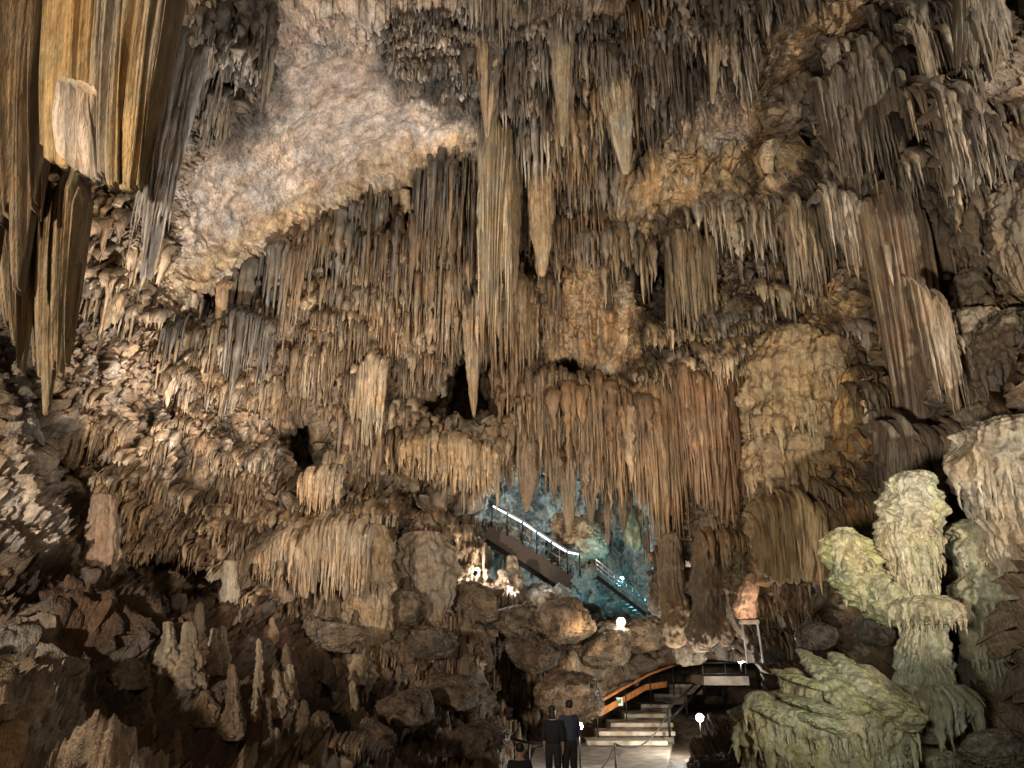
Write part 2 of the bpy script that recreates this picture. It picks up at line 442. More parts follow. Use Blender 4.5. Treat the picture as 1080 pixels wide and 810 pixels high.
def shag(f, h, amp, seed):                    # rows of drips: narrow fingers that swell and end in a tip
    wv_ = 0.55*pn(B, (0.9, 0.9, 0.5), seed)
    hx = AZ*f + wv_*f*0.5
    cell = np.floor(hx); fx = hx - cell
    ph = np.modf(np.abs(np.sin(cell*12.9898 + seed)*43758.5453))[0]
    zz = B[..., 2]/h + ph*1.0 + 0.5*pn(B, (0.35, 0.35, 0.25), seed+2)
    fr = zz - np.floor(zz)
    prof = np.clip(fr/0.10, 0, 1)*(1 - 0.85*np.clip((fr-0.10)/0.90, 0, 1)**0.7)
    wid = np.clip(0.35 + 1.6*fr, 0, 1)
    a = np.clip(1 - np.abs(2*fx-1)/wid, 0, 1)**0.6
    return amp*(a*prof*(0.4+0.9*ph))
flu = 0.30*ridge(BF, (1.5, 1.5, 0.16), 25) + 0.20*ridge(BF, (3.6, 3.6, 0.30), 29) + 0.12*ridge(BF, (8, 8, 0.7), 33)
RGT = sstep(700, 820, U)
shg = shag(2.8, 2.5, 0.40, 201) + shag(5.2, 1.5, 0.30, 221) + shag(8.5, 0.9, 0.18, 241)
flu = flu*(1+0.7*RGT) + shg*(1-0.65*RGT)
shg = shg*(1-0.5*RGT)
BS = B*(22.0/RD)[..., None]
fine2 = (0.13*ridge(BS, (5, 5, 3.0), 301) + 0.09*ridge(BS, (10, 10, 6), 303) + 0.07*fbm(BS, (17, 17, 11), 2, 305))*RD/22.0
# the slab is bedded: streaks that run along its dip
dip = np.array([0.80, 0.0, 0.60]); prp = np.array([-0.6, 0, 0.8])
Bs = np.stack([(B*dip).sum(-1), (B*prp).sum(-1), B[..., 1]], -1)
slb = 0.24*ridge(Bs, (0.22, 1.3, 0.6), 41) + 0.13*fbm(Bs, (0.45, 3.0, 2.0), 3, 45) + 0.04*fbm(Bs, (1.5, 7.0, 5.0), 3, 48, 0.6)
WALLM = sstep(700, 640, V)*(1-SM)*(1-HM)
disp = big*(1-0.8*SMw) + (mid + fine)*(1-0.35*FM)*(1-0.90*SM) + slb*SM + fine2*(1-0.8*SM)
disp = disp*(1-0.95*sstep(-22, 2, sdf(PATHP, U, V)))
dmask = 1-0.95*sstep(-22, 2, sdf(PATHP, U, V))
hang = (flu*FM + 0.5*shg*(1-FM)*WALLM)*dmask     # hanging relief stands out toward the axis of the hall, so that its flutes stay plumb
nh = np.hypot(Nb[..., 0], Nb[..., 1])[..., None]
toax = np.stack([-B[..., 0]/RD, -B[..., 1]/RD, 0*RD], -1)
Dh = nh*toax + (1-nh)*Nb; Dh /= np.linalg.norm(Dh, axis=-1, keepdims=True)
steep = np.hypot(np.gradient(Yf, axis=0)/np.gradient(V, axis=0), np.gradient(Yf, axis=1)/np.gradient(U, axis=1))
steep = sstep(0.25, 0.8, steep)
for _ in range(3): steep = np.maximum(steep, 0.5*(np.roll(steep, 3, 0)+np.roll(steep, -3, 0))); steep = np.maximum(steep, 0.5*(np.roll(steep, 3, 1)+np.roll(steep, -3, 1)))
disp = disp*(1-0.8*steep); hang = hang*(1-0.8*steep)
B2 = B + Nb*disp[..., None] + Dh*hang[..., None]
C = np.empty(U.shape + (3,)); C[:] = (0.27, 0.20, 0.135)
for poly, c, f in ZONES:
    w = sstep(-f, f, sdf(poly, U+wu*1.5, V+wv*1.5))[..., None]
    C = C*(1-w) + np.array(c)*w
# mineral patches: dark manganese films, pale calcite crust
pt = fbm(B2, (0.5, 0.5, 0.4), 4, 71, 0.6)
C *= (1 - 0.62*sstep(0.08, 0.45, pt)*(1-0.75*SM))[..., None]
C = C*(1 + 0.35*fbm(BF, (2.5, 2.5, 0.5), 3, 77, 0.65)*(1-0.6*SM))[..., None]
C = np.clip(C, 0.012, 0.75)
pc = fbm(B2, (0.9, 0.9, 0.6), 4, 81, 0.6)
w = (0.5*sstep(0.18, 0.5, pc))[..., None]
C = C*(1-w) + np.array((0.52, 0.46, 0.39))*w*np.clip(C.mean(-1, keepdims=True)/0.25, 0.25, 1.2) 
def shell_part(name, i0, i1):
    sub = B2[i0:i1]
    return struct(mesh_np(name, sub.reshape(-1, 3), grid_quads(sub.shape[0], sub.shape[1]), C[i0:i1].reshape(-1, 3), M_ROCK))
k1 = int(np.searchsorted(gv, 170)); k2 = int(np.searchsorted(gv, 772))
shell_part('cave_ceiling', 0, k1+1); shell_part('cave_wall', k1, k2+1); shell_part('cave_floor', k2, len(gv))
CELL = 2.5                                     # nearest rock under each patch of the view, to seat things on it
_d = B2 - CAM
_cz = _d[..., 1]*CP + _d[..., 2]*SP; _cy = -_d[..., 1]*SP + _d[..., 2]*CP
_pu = 540 + FPX*_d[..., 0]/np.maximum(_cz, 0.1); _pv = 405 - FPX*_cy/np.maximum(_cz, 0.1)
NU, NV = int(1480/CELL), int(1210/CELL)
ZB = np.full((NV, NU), 1e9)
_iu = np.floor((_pu+200)/CELL).astype(int); _iv = np.floor((_pv+200)/CELL).astype(int)
_ok = (_iu >= 0) & (_iu < NU) & (_iv >= 0) & (_iv < NV) & (_cz > 0.5)
np.minimum.at(ZB, (_iv[_ok], _iu[_ok]), B2[..., 1][_ok])
for _ in range(24):                            # fill the sparse cells outside the frame
    hole = ZB > 1e8
    if not hole.any(): break
    Zp = np.pad(ZB, 1, constant_values=1e9)
    st = np.stack([Zp[a:a+NV, b:b+NU] for a in range(3) for b in range(3)])
    ZB = np.where(hole, st.min(0), ZB)
ZB[ZB > 1e8] = 15.0
def surf(u, v):                               # the finished rock surface under a pixel
    j = int(np.clip((u+200)/CELL, 0, NU-1)); i = int(np.clip((v+200)/CELL, 0, NV-1))
    return P(u, v, ZB[i, j])
def surfY(u, v): return float(surf(u, v)[1])

# ------------------------------------------------------------------ hanging stalactites
def stal_mesh(top, root, L, r, col, nz=7, na=7, lean=0.015):
    """one dripstone cone grown out of the rock at root: verts, quads, colours"""
    t = np.linspace(0, 1, nz); ang = np.linspace(0, 2*np.pi, na, endpoint=False) + rnd.random()*6
    pw = rnd.uniform(0.55, 1.1)
    prof = (1 - t)**pw*(1 + 0.18*npr.randn(nz)*(t > 0.05)); prof = np.maximum(prof, 0.12*(1-t)+0.03)
    lob = 1 + 0.25*np.cos(ang*rnd.choice([2, 3]) + rnd.random()*6)
    rr = r*prof[:, None]*lob[None, :]*(1 + 0.12*npr.randn(nz, na))
    lx, ly = lean*L*npr.randn(), lean*L*npr.randn()
    cx = top[0] + lx*t + 0.12*r*npr.randn(nz); cy = top[1] + ly*t + 0.12*r*npr.randn(nz); cz = top[2] - t*L
    cx = np.concatenate([[root[0], 0.35*root[0]+0.65*top[0]], cx]); cy = np.concatenate([[root[1], 0.35*root[1]+0.65*top[1]], cy])
    cz = np.concatenate([[root[2], max(0.5*root[2]+0.5*top[2], top[2])], cz])
    rr = np.concatenate([1.1*r*np.ones((1, na)), 1.05*r*lob[None, :]*np.ones((1, na)), rr])
    X = cx[:, None] + rr*np.cos(ang); Yv = cy[:, None] + rr*np.sin(ang); Z = np.repeat(cz[:, None], na, 1)
    t2 = np.concatenate([[0, 0], t])
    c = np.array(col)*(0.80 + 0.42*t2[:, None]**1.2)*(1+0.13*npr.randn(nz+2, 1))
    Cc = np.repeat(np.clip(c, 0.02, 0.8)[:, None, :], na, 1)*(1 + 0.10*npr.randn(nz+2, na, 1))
    return np.stack([X, Yv, Z], -1).reshape(-1, 3), grid_quads(nz+2, na, True), Cc.reshape(-1, 3)

BROWN = [(0.30, 0.215, 0.135), (0.24, 0.165, 0.10), (0.35, 0.265, 0.18), (0.19, 0.135, 0.085)]
GREY = [(0.22, 0.19, 0.155), (0.15, 0.13, 0.11), (0.33, 0.285, 0.235), (0.12, 0.10, 0.085), (0.40, 0.355, 0.30)]
TAN = [(0.42, 0.31, 0.205), (0.36, 0.26, 0.165), (0.48, 0.375, 0.27), (0.28, 0.195, 0.12)]
RED = [(0.29, 0.19, 0.105), (0.22, 0.14, 0.08), (0.34, 0.24, 0.145), (0.17, 0.11, 0.065)]
PALEC = [(0.46, 0.39, 0.30), (0.38, 0.31, 0.23), (0.52, 0.45, 0.36)]
OLIVE = [(0.22, 0.17, 0.10), (0.16, 0.12, 0.075), (0.28, 0.22, 0.14)]
FIELDS = [   # polygon of the anchors, count, length px, width px, colours, push toward the hall (m), words
 ([(180,345),(240,306),(312,252),(388,206),(505,163),(512,200),(400,250),(320,295),(240,342),(185,362)], 900, (14,120), (2.2,6), BROWN+GREY[:2], (0.2,2.2), 'brown stalactite in the long curtain below the pale slab'),
 ([(190,365),(300,305),(440,235),(520,230),(520,350),(430,400),(300,420),(180,420)], 1100, (9,60), (1.9,5), BROWN, (0.1,0.8), 'brown stalactite on the wall below the long curtain'),
 ([(90,380),(180,350),(300,420),(300,470),(230,560),(110,560)], 800, (8,40), (1.9,4.6), TAN, (0,0.35), 'tan dripstone finger on the rough left wall'),
 ([(190,0),(300,0),(300,90),(255,150),(195,120)], 190, (18,75), (4,10), GREY, (0.1,0.6), 'dark grey stalactite on the ceiling beside the big curtain'),
 ([(400,20),(512,5),(512,105),(475,100),(410,70)], 420, (5,18), (2,4.2), GREY, (0,0.3), 'small dark stalactite in the black ceiling patch'),
 ([(512,-20),(720,-20),(715,130),(620,160),(512,130)], 620, (18,85), (3,8), GREY+BROWN[:1], (0.1,0.8), 'grey stalactite on the upper middle ceiling'),
 ([(540,150),(640,150),(700,240),(660,300),(550,330)], 520, (15,70), (3,6.5), BROWN+GREY[:1], (0.1,0.8), 'brown stalactite right of the great central stalactite'),
 ([(700,-20),(850,-20),(800,100),(760,130),(700,110)], 220, (25,85), (4,10), GREY, (0.1,0.7), 'dark stalactite hanging beside the ochre ceiling patch'),
 ([(850,80),(920,20),(1030,-20),(1040,120),(980,180),(860,230)], 620, (16,110), (2.5,8), GREY+PALEC[:1], (0.1,0.9), 'grey stalactite in the dark cluster at upper right'),
 ([(733,205),(780,205),(835,215),(832,236),(740,236)], 90, (40,72), (4,8), PALEC, (0.4,1.0), 'pale stalactite in the fringe below the ochre rock'),
 ([(530,385),(600,400),(690,410),(690,450),(640,470),(540,450)], 300, (25,75), (4,9), BROWN+RED[:2], (0.3,1.4), 'brown stalactite above the lit far chamber'),
 ([(435,200),(560,180),(570,350),(520,380),(440,360)], 360, (25,95), (3,7), BROWN, (0.1,1.0), 'brown stalactite around the great central stalactite'),
 ([(415,455),(526,462),(526,500),(440,500)], 170, (20,55), (4,8), TAN, (0.1,0.8), 'tan stalactite in the fringe under the black hollow'),
 ([(268,575),(330,545),(400,530),(405,580),(300,600)], 150, (25,55), (4,8), TAN, (0.2,0.9), 'tan stalactite in the fringe of the lower left ledge'),
 ([(686,395),(800,380),(800,440),(690,470)], 190, (50,150), (5,11), RED, (0.2,1.2), 'reddish stalactite in the rust brown curtain'),
 ([(660,250),(850,235),(870,330),(800,370),(690,385)], 260, (12,45), (3,7), OLIVE+GREY[:2], (0,0.5), 'olive grey stalactite in the shaded right recess'),
 ([(970,110),(1080,110),(1080,230),(990,220)], 200, (18,70), (3,8), PALEC+GREY[:2], (0.1,0.5), 'pale grey stalactite above the right columns'),
 ([(110,500),(260,470),(420,480),(400,560),(260,600),(120,580)], 600, (8,34), (2.2,4.5), TAN+BROWN, (0,0.4), 'brown dripstone finger on the lower left wall'),
 ([(20,190),(150,205),(175,320),(90,360),(20,280)], 260, (15,70), (4,9), BROWN, (0,0.4), 'brown dripstone finger below the big left curtain'),
 ([(505,440),(690,450),(690,480),(640,490),(530,470)], 90, (20,60), (4,9), BROWN+GREY[:2], (0.2,1.2), 'brown stalactite at the mouth of the far chamber'),
 ([(800,150),(870,160),(890,260),(830,250)], 120, (15,50), (4,8), GREY+OLIVE, (0,0.4), 'grey stalactite under the dark right overhang'),
 ([(688,350),(800,338),(806,388),(690,404)], 260, (8,26), (3,6), OLIVE+TAN[:1], (0.8,2.0), 'olive dripstone finger in the shaggy ledge over the reddish curtain'),
 ([(900,230),(1000,200),(1080,220),(1080,430),(1000,440),(940,420)], 110, (18,70), (3,8), GREY+PALEC[:1], (0,0.5), 'grey dripstone finger on the fluted right wall'),
 ([(790,330),(900,320),(930,420),(930,540),(800,540)], 130, (14,60), (2.5,6), OLIVE, (0,0.5), 'olive dripstone finger between the columns of the right wall'),
 ([(930,440),(1060,430),(1080,560),(1000,620),(940,480)], 60, (14,50), (3,7), GREY, (0,0.4), 'dark grey dripstone finger behind the cauliflower column'),
 ([(690,560),(800,540),(880,620),(880,680),(700,680)], 120, (10,36), (2.5,6), OLIVE+RED[:2], (0,0.4), 'dark brown dripstone finger under the reddish curtain'),
 ([(250,600),(420,560),(540,560),(540,640),(420,660),(260,650)], 380, (8,34), (2,5), BROWN+TAN[:1], (0,0.4), 'brown dripstone finger above the dark rubble'),
 ([(380,640),(560,640),(600,700),(540,800),(360,800)], 260, (8,26), (2,5), BROWN, (0,0.3), 'dark brown dripstone finger in the dark rubble'),
 ([(330,430),(440,420),(440,470),(350,500)], 150, (15,55), (4,7), BROWN+TAN[:1], (0,0.5), 'brown stalactite between the two black hollows'),
]
cand = []
BARE = [RECESS[1][0], RECESS[2][0], [(398,500),(450,508),(492,540),(486,552),(430,536),(402,522)], [(560,384),(600,372),(640,390),(646,402),(600,398)],
        [(636,205),(700,166),(765,166),(800,100),(862,115),(868,190),(790,208),(720,222),(690,245),(638,238)],
        [(580,282),(612,262),(640,270),(630,305),(662,335),(650,366),(612,350),(598,366),(578,340),(592,312)], [(95,385),(150,372),(190,420),(150,460),(100,440)], [(215,430),(275,425),(285,470),(230,480)],
        [(288,-30),(395,-30),(402,78),(380,105),(285,110)], [(1022,15),(1090,15),(1090,100),(1035,110)], [(790,20),(850,0),(900,0),(860,60),(825,110),(800,100)],
        [(690,95),(770,80),(790,140),(750,165),(700,160)], [(690,262),(722,255),(726,330),(700,340),(688,300)]]
_gu, _gv = np.meshgrid(np.arange(-120, 1200, 2.0), np.arange(-120, 930, 2.0))
BM1 = np.zeros(_gu.shape, bool); BM2 = np.zeros(_gu.shape, bool)
for p in BARE[:4] + BARE[12:]: BM2 |= sdf(p, _gu, _gv) > 0
for p in BARE[4:12] + [SLAB]: BM1 |= sdf(p, _gu, _gv) > 0
def _at(M, u, v): return M[int(np.clip((v+120)/2, 0, M.shape[0]-1)), int(np.clip((u+120)/2, 0, M.shape[1]-1))]
def bare(u, v, L):
    return _at(BM1, u, v) or any(_at(BM2, u, v+f*L) for f in (0, 0.3, 0.6, 0.95))
def inside(poly, u, v): return sdf(poly, np.array([u]), np.array([v]))[0] > 0
for fi, (poly, cnt, Lr, Wr, cols, off, words) in enumerate(FIELDS):
    us = [p[0] for p in poly]; vs_ = [p[1] for p in poly]
    made = 0; cnt = cnt*2.6
    FMK = sdf(poly, _gu, _gv) > 0
    while made < cnt:
        u = rnd.uniform(min(us), max(us)); v = rnd.uniform(min(vs_), max(vs_))
        if not _at(FMK, u, v): continue
        k = float(pn(np.array([[u*0.035, v*0.02, fi*7.3]]), (1, 1, 1), 91)[0])
        if rnd.random() > 0.45 + 2.4*k:
            made += 0.3; continue
        s = rnd.random()**1.7
        if rnd.random() < 0.6:                     # a fused fringe along a little ledge
            W = Wr[0] + (Wr[1]-Wr[0])*rnd.random()**1.3; hw = rnd.uniform(1.5, 7)*W
            Lc = Lr[0] + (Lr[1]-Lr[0])*s; slope = rnd.uniform(-0.35, 0.35); arch = rnd.uniform(-0.2, 0.5)
            push = rnd.uniform(*off)*(0.3 + 0.7*s); Yc = surfY(u, v); col = np.array(rnd.choice(cols))*rnd.uniform(0.6, 1.25)
            n = max(3, int(2*hw/(0.62*W)))
            for i_ in range(n):
                f = 2*(i_ + rnd.random())/n - 1
                ui, vi = u + f*hw, v + slope*f*hw + arch*hw*f*f + rnd.uniform(-2, 2)
                Li = Lc*rnd.uniform(0.25, 1.15)*(1 - 0.45*f*f); Wi = W*rnd.choice([0.5, 0.7, 0.9, 1.0, 1.6, 2.2])
                Yi = Yc + float(np.clip(surfY(ui, vi)-Yc, -0.5, 0.5)) - push - 0.3*rnd.random()
                if not bare(ui, vi, Li): cand.append((Li*Wi, fi, ui, vi, Yi, Li, Wi, col*rnd.uniform(0.85, 1.15)))
                made += 1
        else:
            Lp = Lr[0] + (Lr[1]-Lr[0])*s; Wp = Wr[0] + (Wr[1]-Wr[0])*(0.35*rnd.random() + 0.65*s*rnd.uniform(0.5, 1.1))
            Y = surfY(u, v) - rnd.uniform(*off)*(0.25 + 0.75*s)*(1.0 + 0.9*k)
            if not bare(u, v, Lp): cand.append((Lp*Wp, fi, u, v, Y, Lp, Wp, np.array(rnd.choice(cols))*rnd.uniform(0.65, 1.25)))
            made += 1
cand.sort(key=lambda c: -c[0])
N_SINGLE = 262
sv, sq, sc_ = [], [], []; nb = 0
for i, (a, fi, u, v, Y, Lp, Wp, col) in enumerate(cand):
    top = P(u, v, Y); k = mpp(v, Y)
    L = Lp*k/0.93; r = Wp*k*0.5
    gap = max(surfY(u, v) - Y, 0)
    root = surf(u, v - 5 - 7*gap) + np.array([0, 0.12, 0.10])
    dr = root - top; dr[0] *= 0.4; dl = np.linalg.norm(dr)
    root = top + dr*min(1.0, 0.7/max(dl, 1e-6)); root[2] = max(root[2], top[2]+0.1)
    words = FIELDS[fi][6]
    if i < N_SINGLE:
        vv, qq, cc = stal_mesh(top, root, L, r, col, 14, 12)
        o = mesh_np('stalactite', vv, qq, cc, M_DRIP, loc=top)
        size = 'long' if Lp > 0.72*FIELDS[fi][2][1] else 'shorter'
        tag(o, size + ' ' + words, 'stalactite', 'stalactites: ' + words.split(' ', 2)[2])
    else:
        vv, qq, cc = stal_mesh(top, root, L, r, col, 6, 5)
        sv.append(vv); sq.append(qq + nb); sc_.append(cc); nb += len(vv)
o = mesh_np('small_stalactites', np.concatenate(sv), np.concatenate(sq), np.concatenate(sc_), M_DRIP)
tag(o, 'countless small stalactites bristling from ceiling and walls', 'stalactites', None, 'stuff')

# ------------------------------------------------------------------ large dripstone bodies
def interp_path(pts, n):
    pts = np.array(pts, float); m = len(pts)
    s = np.linspace(0, m-1, n); i = np.clip(np.floor(s).astype(int), 0, m-2); t = (s-i)[:, None]
    g = lambda k: pts[np.clip(k, 0, m-1)]
    return cr(t, g(i-1), g(i), g(i+1), g(i+2))
def body(name, pts, Y, col, mat=None, flute=0.10, nfl=9, tier=0.0, tierh=0.6, lump=0.12, ratio=0.8, seed=0, nz=120, na=96,
         col2=None, parent=None, loc=None, lumpscale=1.6, drip=0.5, caps=True, streak=0.25, root=None, drips=()):
    """dripstone body of revolution. pts: (u, v, half width px) from top to bottom, Y: distance (number or list)"""
    m = len(pts)
    if name == 'stalactite' and not isinstance(Y, (list, tuple)): Y = max(Y, min(surfY(pts[0][0], pts[0][1]) - 0.7, Y + 3.0))
    Ys = [Y]*m if not isinstance(Y, (list, tuple)) else Y
    ctr = []
    for (u, v, h), y in zip(pts, Ys):
        p = P(u, v, y); ctr.append([p[0], p[1], p[2], h*mpp(v, y)])
    if root is None: root = 12 if name == 'stalactite' else 0
    if root:
        u0, v0, h0 = pts[0]; sp = surf(u0, v0-root); c0 = ctr[0]
        dy_ = min(max(sp[1] - c0[1], 0.0), 0.9); zz = min(max(float(sp[2]), c0[2] + 0.2), c0[2] + 0.8)
        ctr = [[c0[0], c0[1]+dy_+0.1, zz+0.05, c0[3]*1.4], [c0[0], c0[1]+0.45*dy_, 0.4*c0[2]+0.6*zz, c0[3]*1.2]] + ctr
    q = interp_path(ctr, nz)
    cz, rad = q[:, :3], np.maximum(q[:, 3], 0.004)
    ang = np.linspace(0, 2*np.pi, na, endpoint=False)
    t = np.linspace(0, 1, nz)
    if caps:
        e = 4.0/nz; rad = rad*np.sqrt(np.clip(t/e, 0.0, 1))*np.sqrt(np.clip((1-t)/e, 0.0, 1)) + 0.002
    ca, sa = np.cos(ang)[None, :], np.sin(ang)[None, :]
    rm = float(np.mean(rad)) + 1e-6
    base = np.stack([cz[:, 0:1] + rad[:, None]*ca, cz[:, 1:2] + ratio*rad[:, None]*sa, np.repeat(cz[:, 2:3], na, 1)], -1)
    nk = nfl/ (2*np.pi)
    Q = np.stack([ca*nk*1.3 + 0*t[:, None], sa*nk*1.3 + 0*t[:, None], np.repeat((cz[:, 2:3])*0.35, na, 1)], -1)
    f1 = ridge(Q, (1, 1, 1), seed+3); f2 = ridge(Q, (2.3, 2.3, 1.3), seed+5); f3 = ridge(Q, (5, 5, 2), seed+6)
    k = 1 + flute*(f1 + 0.5*f2 + 0.22*f3)
    if tier > 0:
        z = cz[:, 2:3]/tierh + 0.55*pn(Q, (0.8, 0.8, 0.5), seed+8) + 0.3*pn(base, (1.1/tierh*0.5,)*3, seed+9)
        fr = z - np.floor(z)                     # 0 at the underside of a tier, 1 at its top
        bul = np.clip(fr/0.22, 0, 1)**0.6*(1 - 0.75*np.clip((fr-0.22)/0.78, 0, 1)**1.3)
        teeth = drip*np.clip(1-fr/0.45, 0, 1)*(f2-0.2)
        amp = 0.6 + 0.7*np.abs(pn(np.stack([np.floor(z)*3.3, 0*z, 0*z], -1) + 0.37, (1, 1, 1), seed+12))
        k = k + tier*(bul*1.1*amp - 0.45 + teeth)
    ex = np.minimum(rad, rm*1.4)[:, None]
    lq = lumpscale/rm
    lm = lump*ex*(fbm(base, (lq*0.45, lq*0.45, lq*0.3), 2, seed+17) + 0.45*ridge(base, (lq*0.9, lq*0.9, lq*0.4), seed+21) + 0.2*ridge(base, (lq*2, lq*2, lq*0.7), seed+22))
    rdd = np.hypot(base[..., 0], base[..., 1]); bq = base*(22.0/rdd)[..., None]
    det = (0.07*ridge(bq, (5, 5, 1.6), seed+41) + 0.05*ridge(bq, (11, 11, 4), seed+42) + 0.035*fbm(bq, (16, 16, 9), 2, seed+43))*rdd/22.0*np.clip(rad/(0.024*rdd.mean()), 0.03, 1)[:, None]*(0.45 if name == 'stalactite' else 1.0)
    rr = ex*(k-1) + lm + det
    nrm = np.stack([ca + 0*rr, sa*1.0 + 0*rr, 0*rr], -1)
    Vv = base + nrm*rr[..., None]
    cc = np.array(col)*np.ones(Vv.shape)
    if col2 is not None:
        wv_ = sstep(-0.2, 0.35, pn(Q, (0.9, 0.9, 0.35), seed+31))[..., None]
        cc = cc*(1-wv_) + np.array(col2)*wv_
    cc = cc*(1 + streak*pn(Q, (2.2, 2.2, 0.5), seed+33) + 0.6*streak*pn(Q, (6, 6, 1.0), seed+35))[..., None]
    Fv = [Vv.reshape(-1, 3)]; Fq = [grid_quads(nz, na, True)]; Fc = [np.clip(cc, 0.015, 0.8).reshape(-1, 3)]; nb = nz*na
    for (vd, nd, ld, wd) in drips:                 # hanging teeth round the rim of a tier
        ya = float(np.mean(Ys)); zt = float(P(540, vd, ya)[2]); i_ = int(np.argmin(np.abs(cz[:, 2]-zt))); kp = mpp(vd, ya)
        for k_ in range(nd):
            a_ = math.pi*(1 + (k_+rnd.uniform(0.1, 0.9))/nd) + rnd.uniform(-0.1, 0.1)
            j_ = int(a_/(2*math.pi)*na) % na; p_ = Vv[i_, j_]; n_ = np.array([math.cos(a_), math.sin(a_), 0])
            vv, qq, c3 = stal_mesh(p_ + np.array([0, 0, rnd.uniform(-0.05, 0.05)]), p_ - 0.18*n_ + np.array([0, 0, 0.2]), ld*kp*rnd.uniform(0.5, 1.1), wd*kp*0.5*rnd.uniform(0.7, 1.2), np.array(col)*rnd.uniform(0.85, 1.2), 8, 7, 0.01)
            Fv.append(vv); Fq.append(qq+nb); Fc.append(c3); nb += len(vv)
    L0 = loc if loc is not None else [float(x) for x in (cz[-1] if parent is None else (0, 0, 0))]
    return mesh_np(name, np.concatenate(Fv), np.concatenate(Fq), np.concatenate(Fc), mat or M_DRIP,
                   parent, None if parent is not None else L0)
def drapery(name, top, bot, Y, col, nfl=14, amp=0.2, thick=0.35, ragged=0.18, col2=None, mat=None, seed=0, ns=220, nt=110,
            parent=None, lean=0.0, streak=0.35, colbands=0.5, bell=0.0, fingers=0, root=16, fw=(3, 7)):
    """hanging curtain: top and bottom polylines in pixels, Y distance along it"""
    Ys = Y if isinstance(Y, (list, tuple)) else [Y, Y]
    s = np.linspace(0, 1, ns); t = np.linspace(0, 1, nt)
    tp = interp_path([list(p) for p in top], ns); bt = interp_path([list(p) for p in bot], ns)
    Yi = interp_path([[y] for y in Ys], ns)[:, 0]
    if root:
        gaps = np.concatenate([np.array([surfY(a_*(1-w_)+c_*w_, b_*(1-w_)+d_*w_) for a_, b_, c_, d_ in zip(tp[::10, 0], tp[::10, 1], bt[::10, 0], bt[::10, 1])]) - Yi[::10] for w_ in (0, 0.35, 0.7)])
        Yi = Yi + np.clip(np.percentile(gaps, 12) - 0.5, -1.5, 2.5)
    A = P(tp[:, 0], tp[:, 1], Yi); Bm = P(bt[:, 0], bt[:, 1], Yi)
    S1 = np.stack([s*nfl, 0*s, 0*s], -1)
    hf = float(np.clip((A-Bm)[:, 2].mean()/4.0, 0.02, 1))
    A[:, 2] += hf*(0.7*pn(S1, (0.5, 1, 1), seed+61) + 0.35*pn(S1, (1.3, 1, 1), seed+62) - 0.22*(np.abs(2*s-1)**4))
    sw = s*nfl + 1.3*pn(S1, (0.45, 1, 1), seed+1)
    cell = np.floor(sw); fr = sw - cell
    hsh = np.modf(np.abs(np.sin(cell*12.9898 + seed*3.1)*43758.5453))[0]
    arch = np.sin(np.pi*fr)
    ln = 1 - ragged*(0.9*hsh) - ragged*0.5*(1-arch)**1.5 - 0.25*ragged*np.abs(pn(S1, (5, 1, 1), seed+4))
    T = t[:, None]*ln[None, :]
    pos = A[None]*(1-T[..., None]) + Bm[None]*T[..., None]
    S2 = np.stack([np.repeat(s[None]*nfl, nt, 0), np.repeat(t[:, None]*1.2, ns, 1), np.full((nt, ns), seed*1.3)], -1)
    tw = s[None]*nfl + 1.3*pn(S1, (0.45, 1, 1), seed+1)[None] + 0.22*pn(S2, (0.5, 1, 1), seed+2)
    arch2 = np.abs(np.sin(np.pi*tw))**0.75
    fl = amp*(arch2*(0.55 + 0.7*hsh[None]) + 0.28*ridge(S2, (2.3, 0.5, 1), seed+7) + 0.16*ridge(S2, (5.5, 0.8, 1), seed+8))
    fl = fl*(0.55 + 0.45*sstep(0, 0.15, t))[:, None]
    env = (np.clip(s/0.05, 0, 1)*np.clip((1-s)/0.05, 0, 1))[None]**0.5
    tip = (1 - 0.75*t[:, None]**2.5)
    blg = bell*np.sin(np.pi*s)[None]**0.7
    front = pos.copy(); front[..., 1] -= (fl + 0.5*thick)*env*tip + blg*(1-0.3*t[:, None])
    front[..., 0] += 0.25*amp*pn(S2, (1.4, 1.6, 1), seed+9)
    back = pos.copy(); back[..., 1] += 0.5*thick*env*tip - blg*0.6
    nsh = 12 if root else 0
    if root:                                       # rounded shoulder that grows out of the rock above
        S = np.array([surf(a_, b_-root) for a_, b_ in zip(tp[:, 0], tp[:, 1])])
        kk = np.ones(21)/21
        S = np.stack([np.convolve(np.pad(S[:, q_], 10, 'edge'), kk, 'valid') for q_ in range(3)], -1)
        S[:, 1] = np.clip(S[:, 1], A[:, 1], A[:, 1] + 0.45) + 0.25; S[:, 2] = np.clip(S[:, 2], A[:, 2] + 0.12, A[:, 2] + 0.3)
        S[:, 0] = A[:, 0]
        w = (np.arange(nsh)/nsh)[:, None, None]
        ctl = np.stack([A[:, 0], 0.7*A[:, 1]+0.3*S[:, 1], S[:, 2]], -1)[None]
        sh = lambda E: S[None]*(1-w)**2 + 2*w*(1-w)*(ctl + (E[0:1]-A[None])*np.array([1, 1, 0.0])) + E[0:1]*w**2
        jit = 0.10*pn(sh(front), (2.5, 2.5, 2.5), seed+21)[..., None]*np.array([0.3, 1, 0.6])
        front = np.concatenate([sh(front)+jit, front]); back = np.concatenate([sh(back) + np.array([0, 0.25, 0.05]), back])
        S2 = np.concatenate([np.repeat(S2[0:1], nsh, 0), S2])
    nt = nt + nsh
    V_ = np.concatenate([front, back[:, ::-1]], 1)
    tot = 2*ns
    cc = np.array(col)*np.ones(front.shape)
    hs2 = np.modf(np.abs(np.sin(cell*78.233 + seed*1.7)*43758.5453))[0]
    cc = cc*(1 + colbands*(hs2-0.5))[None, :, None]
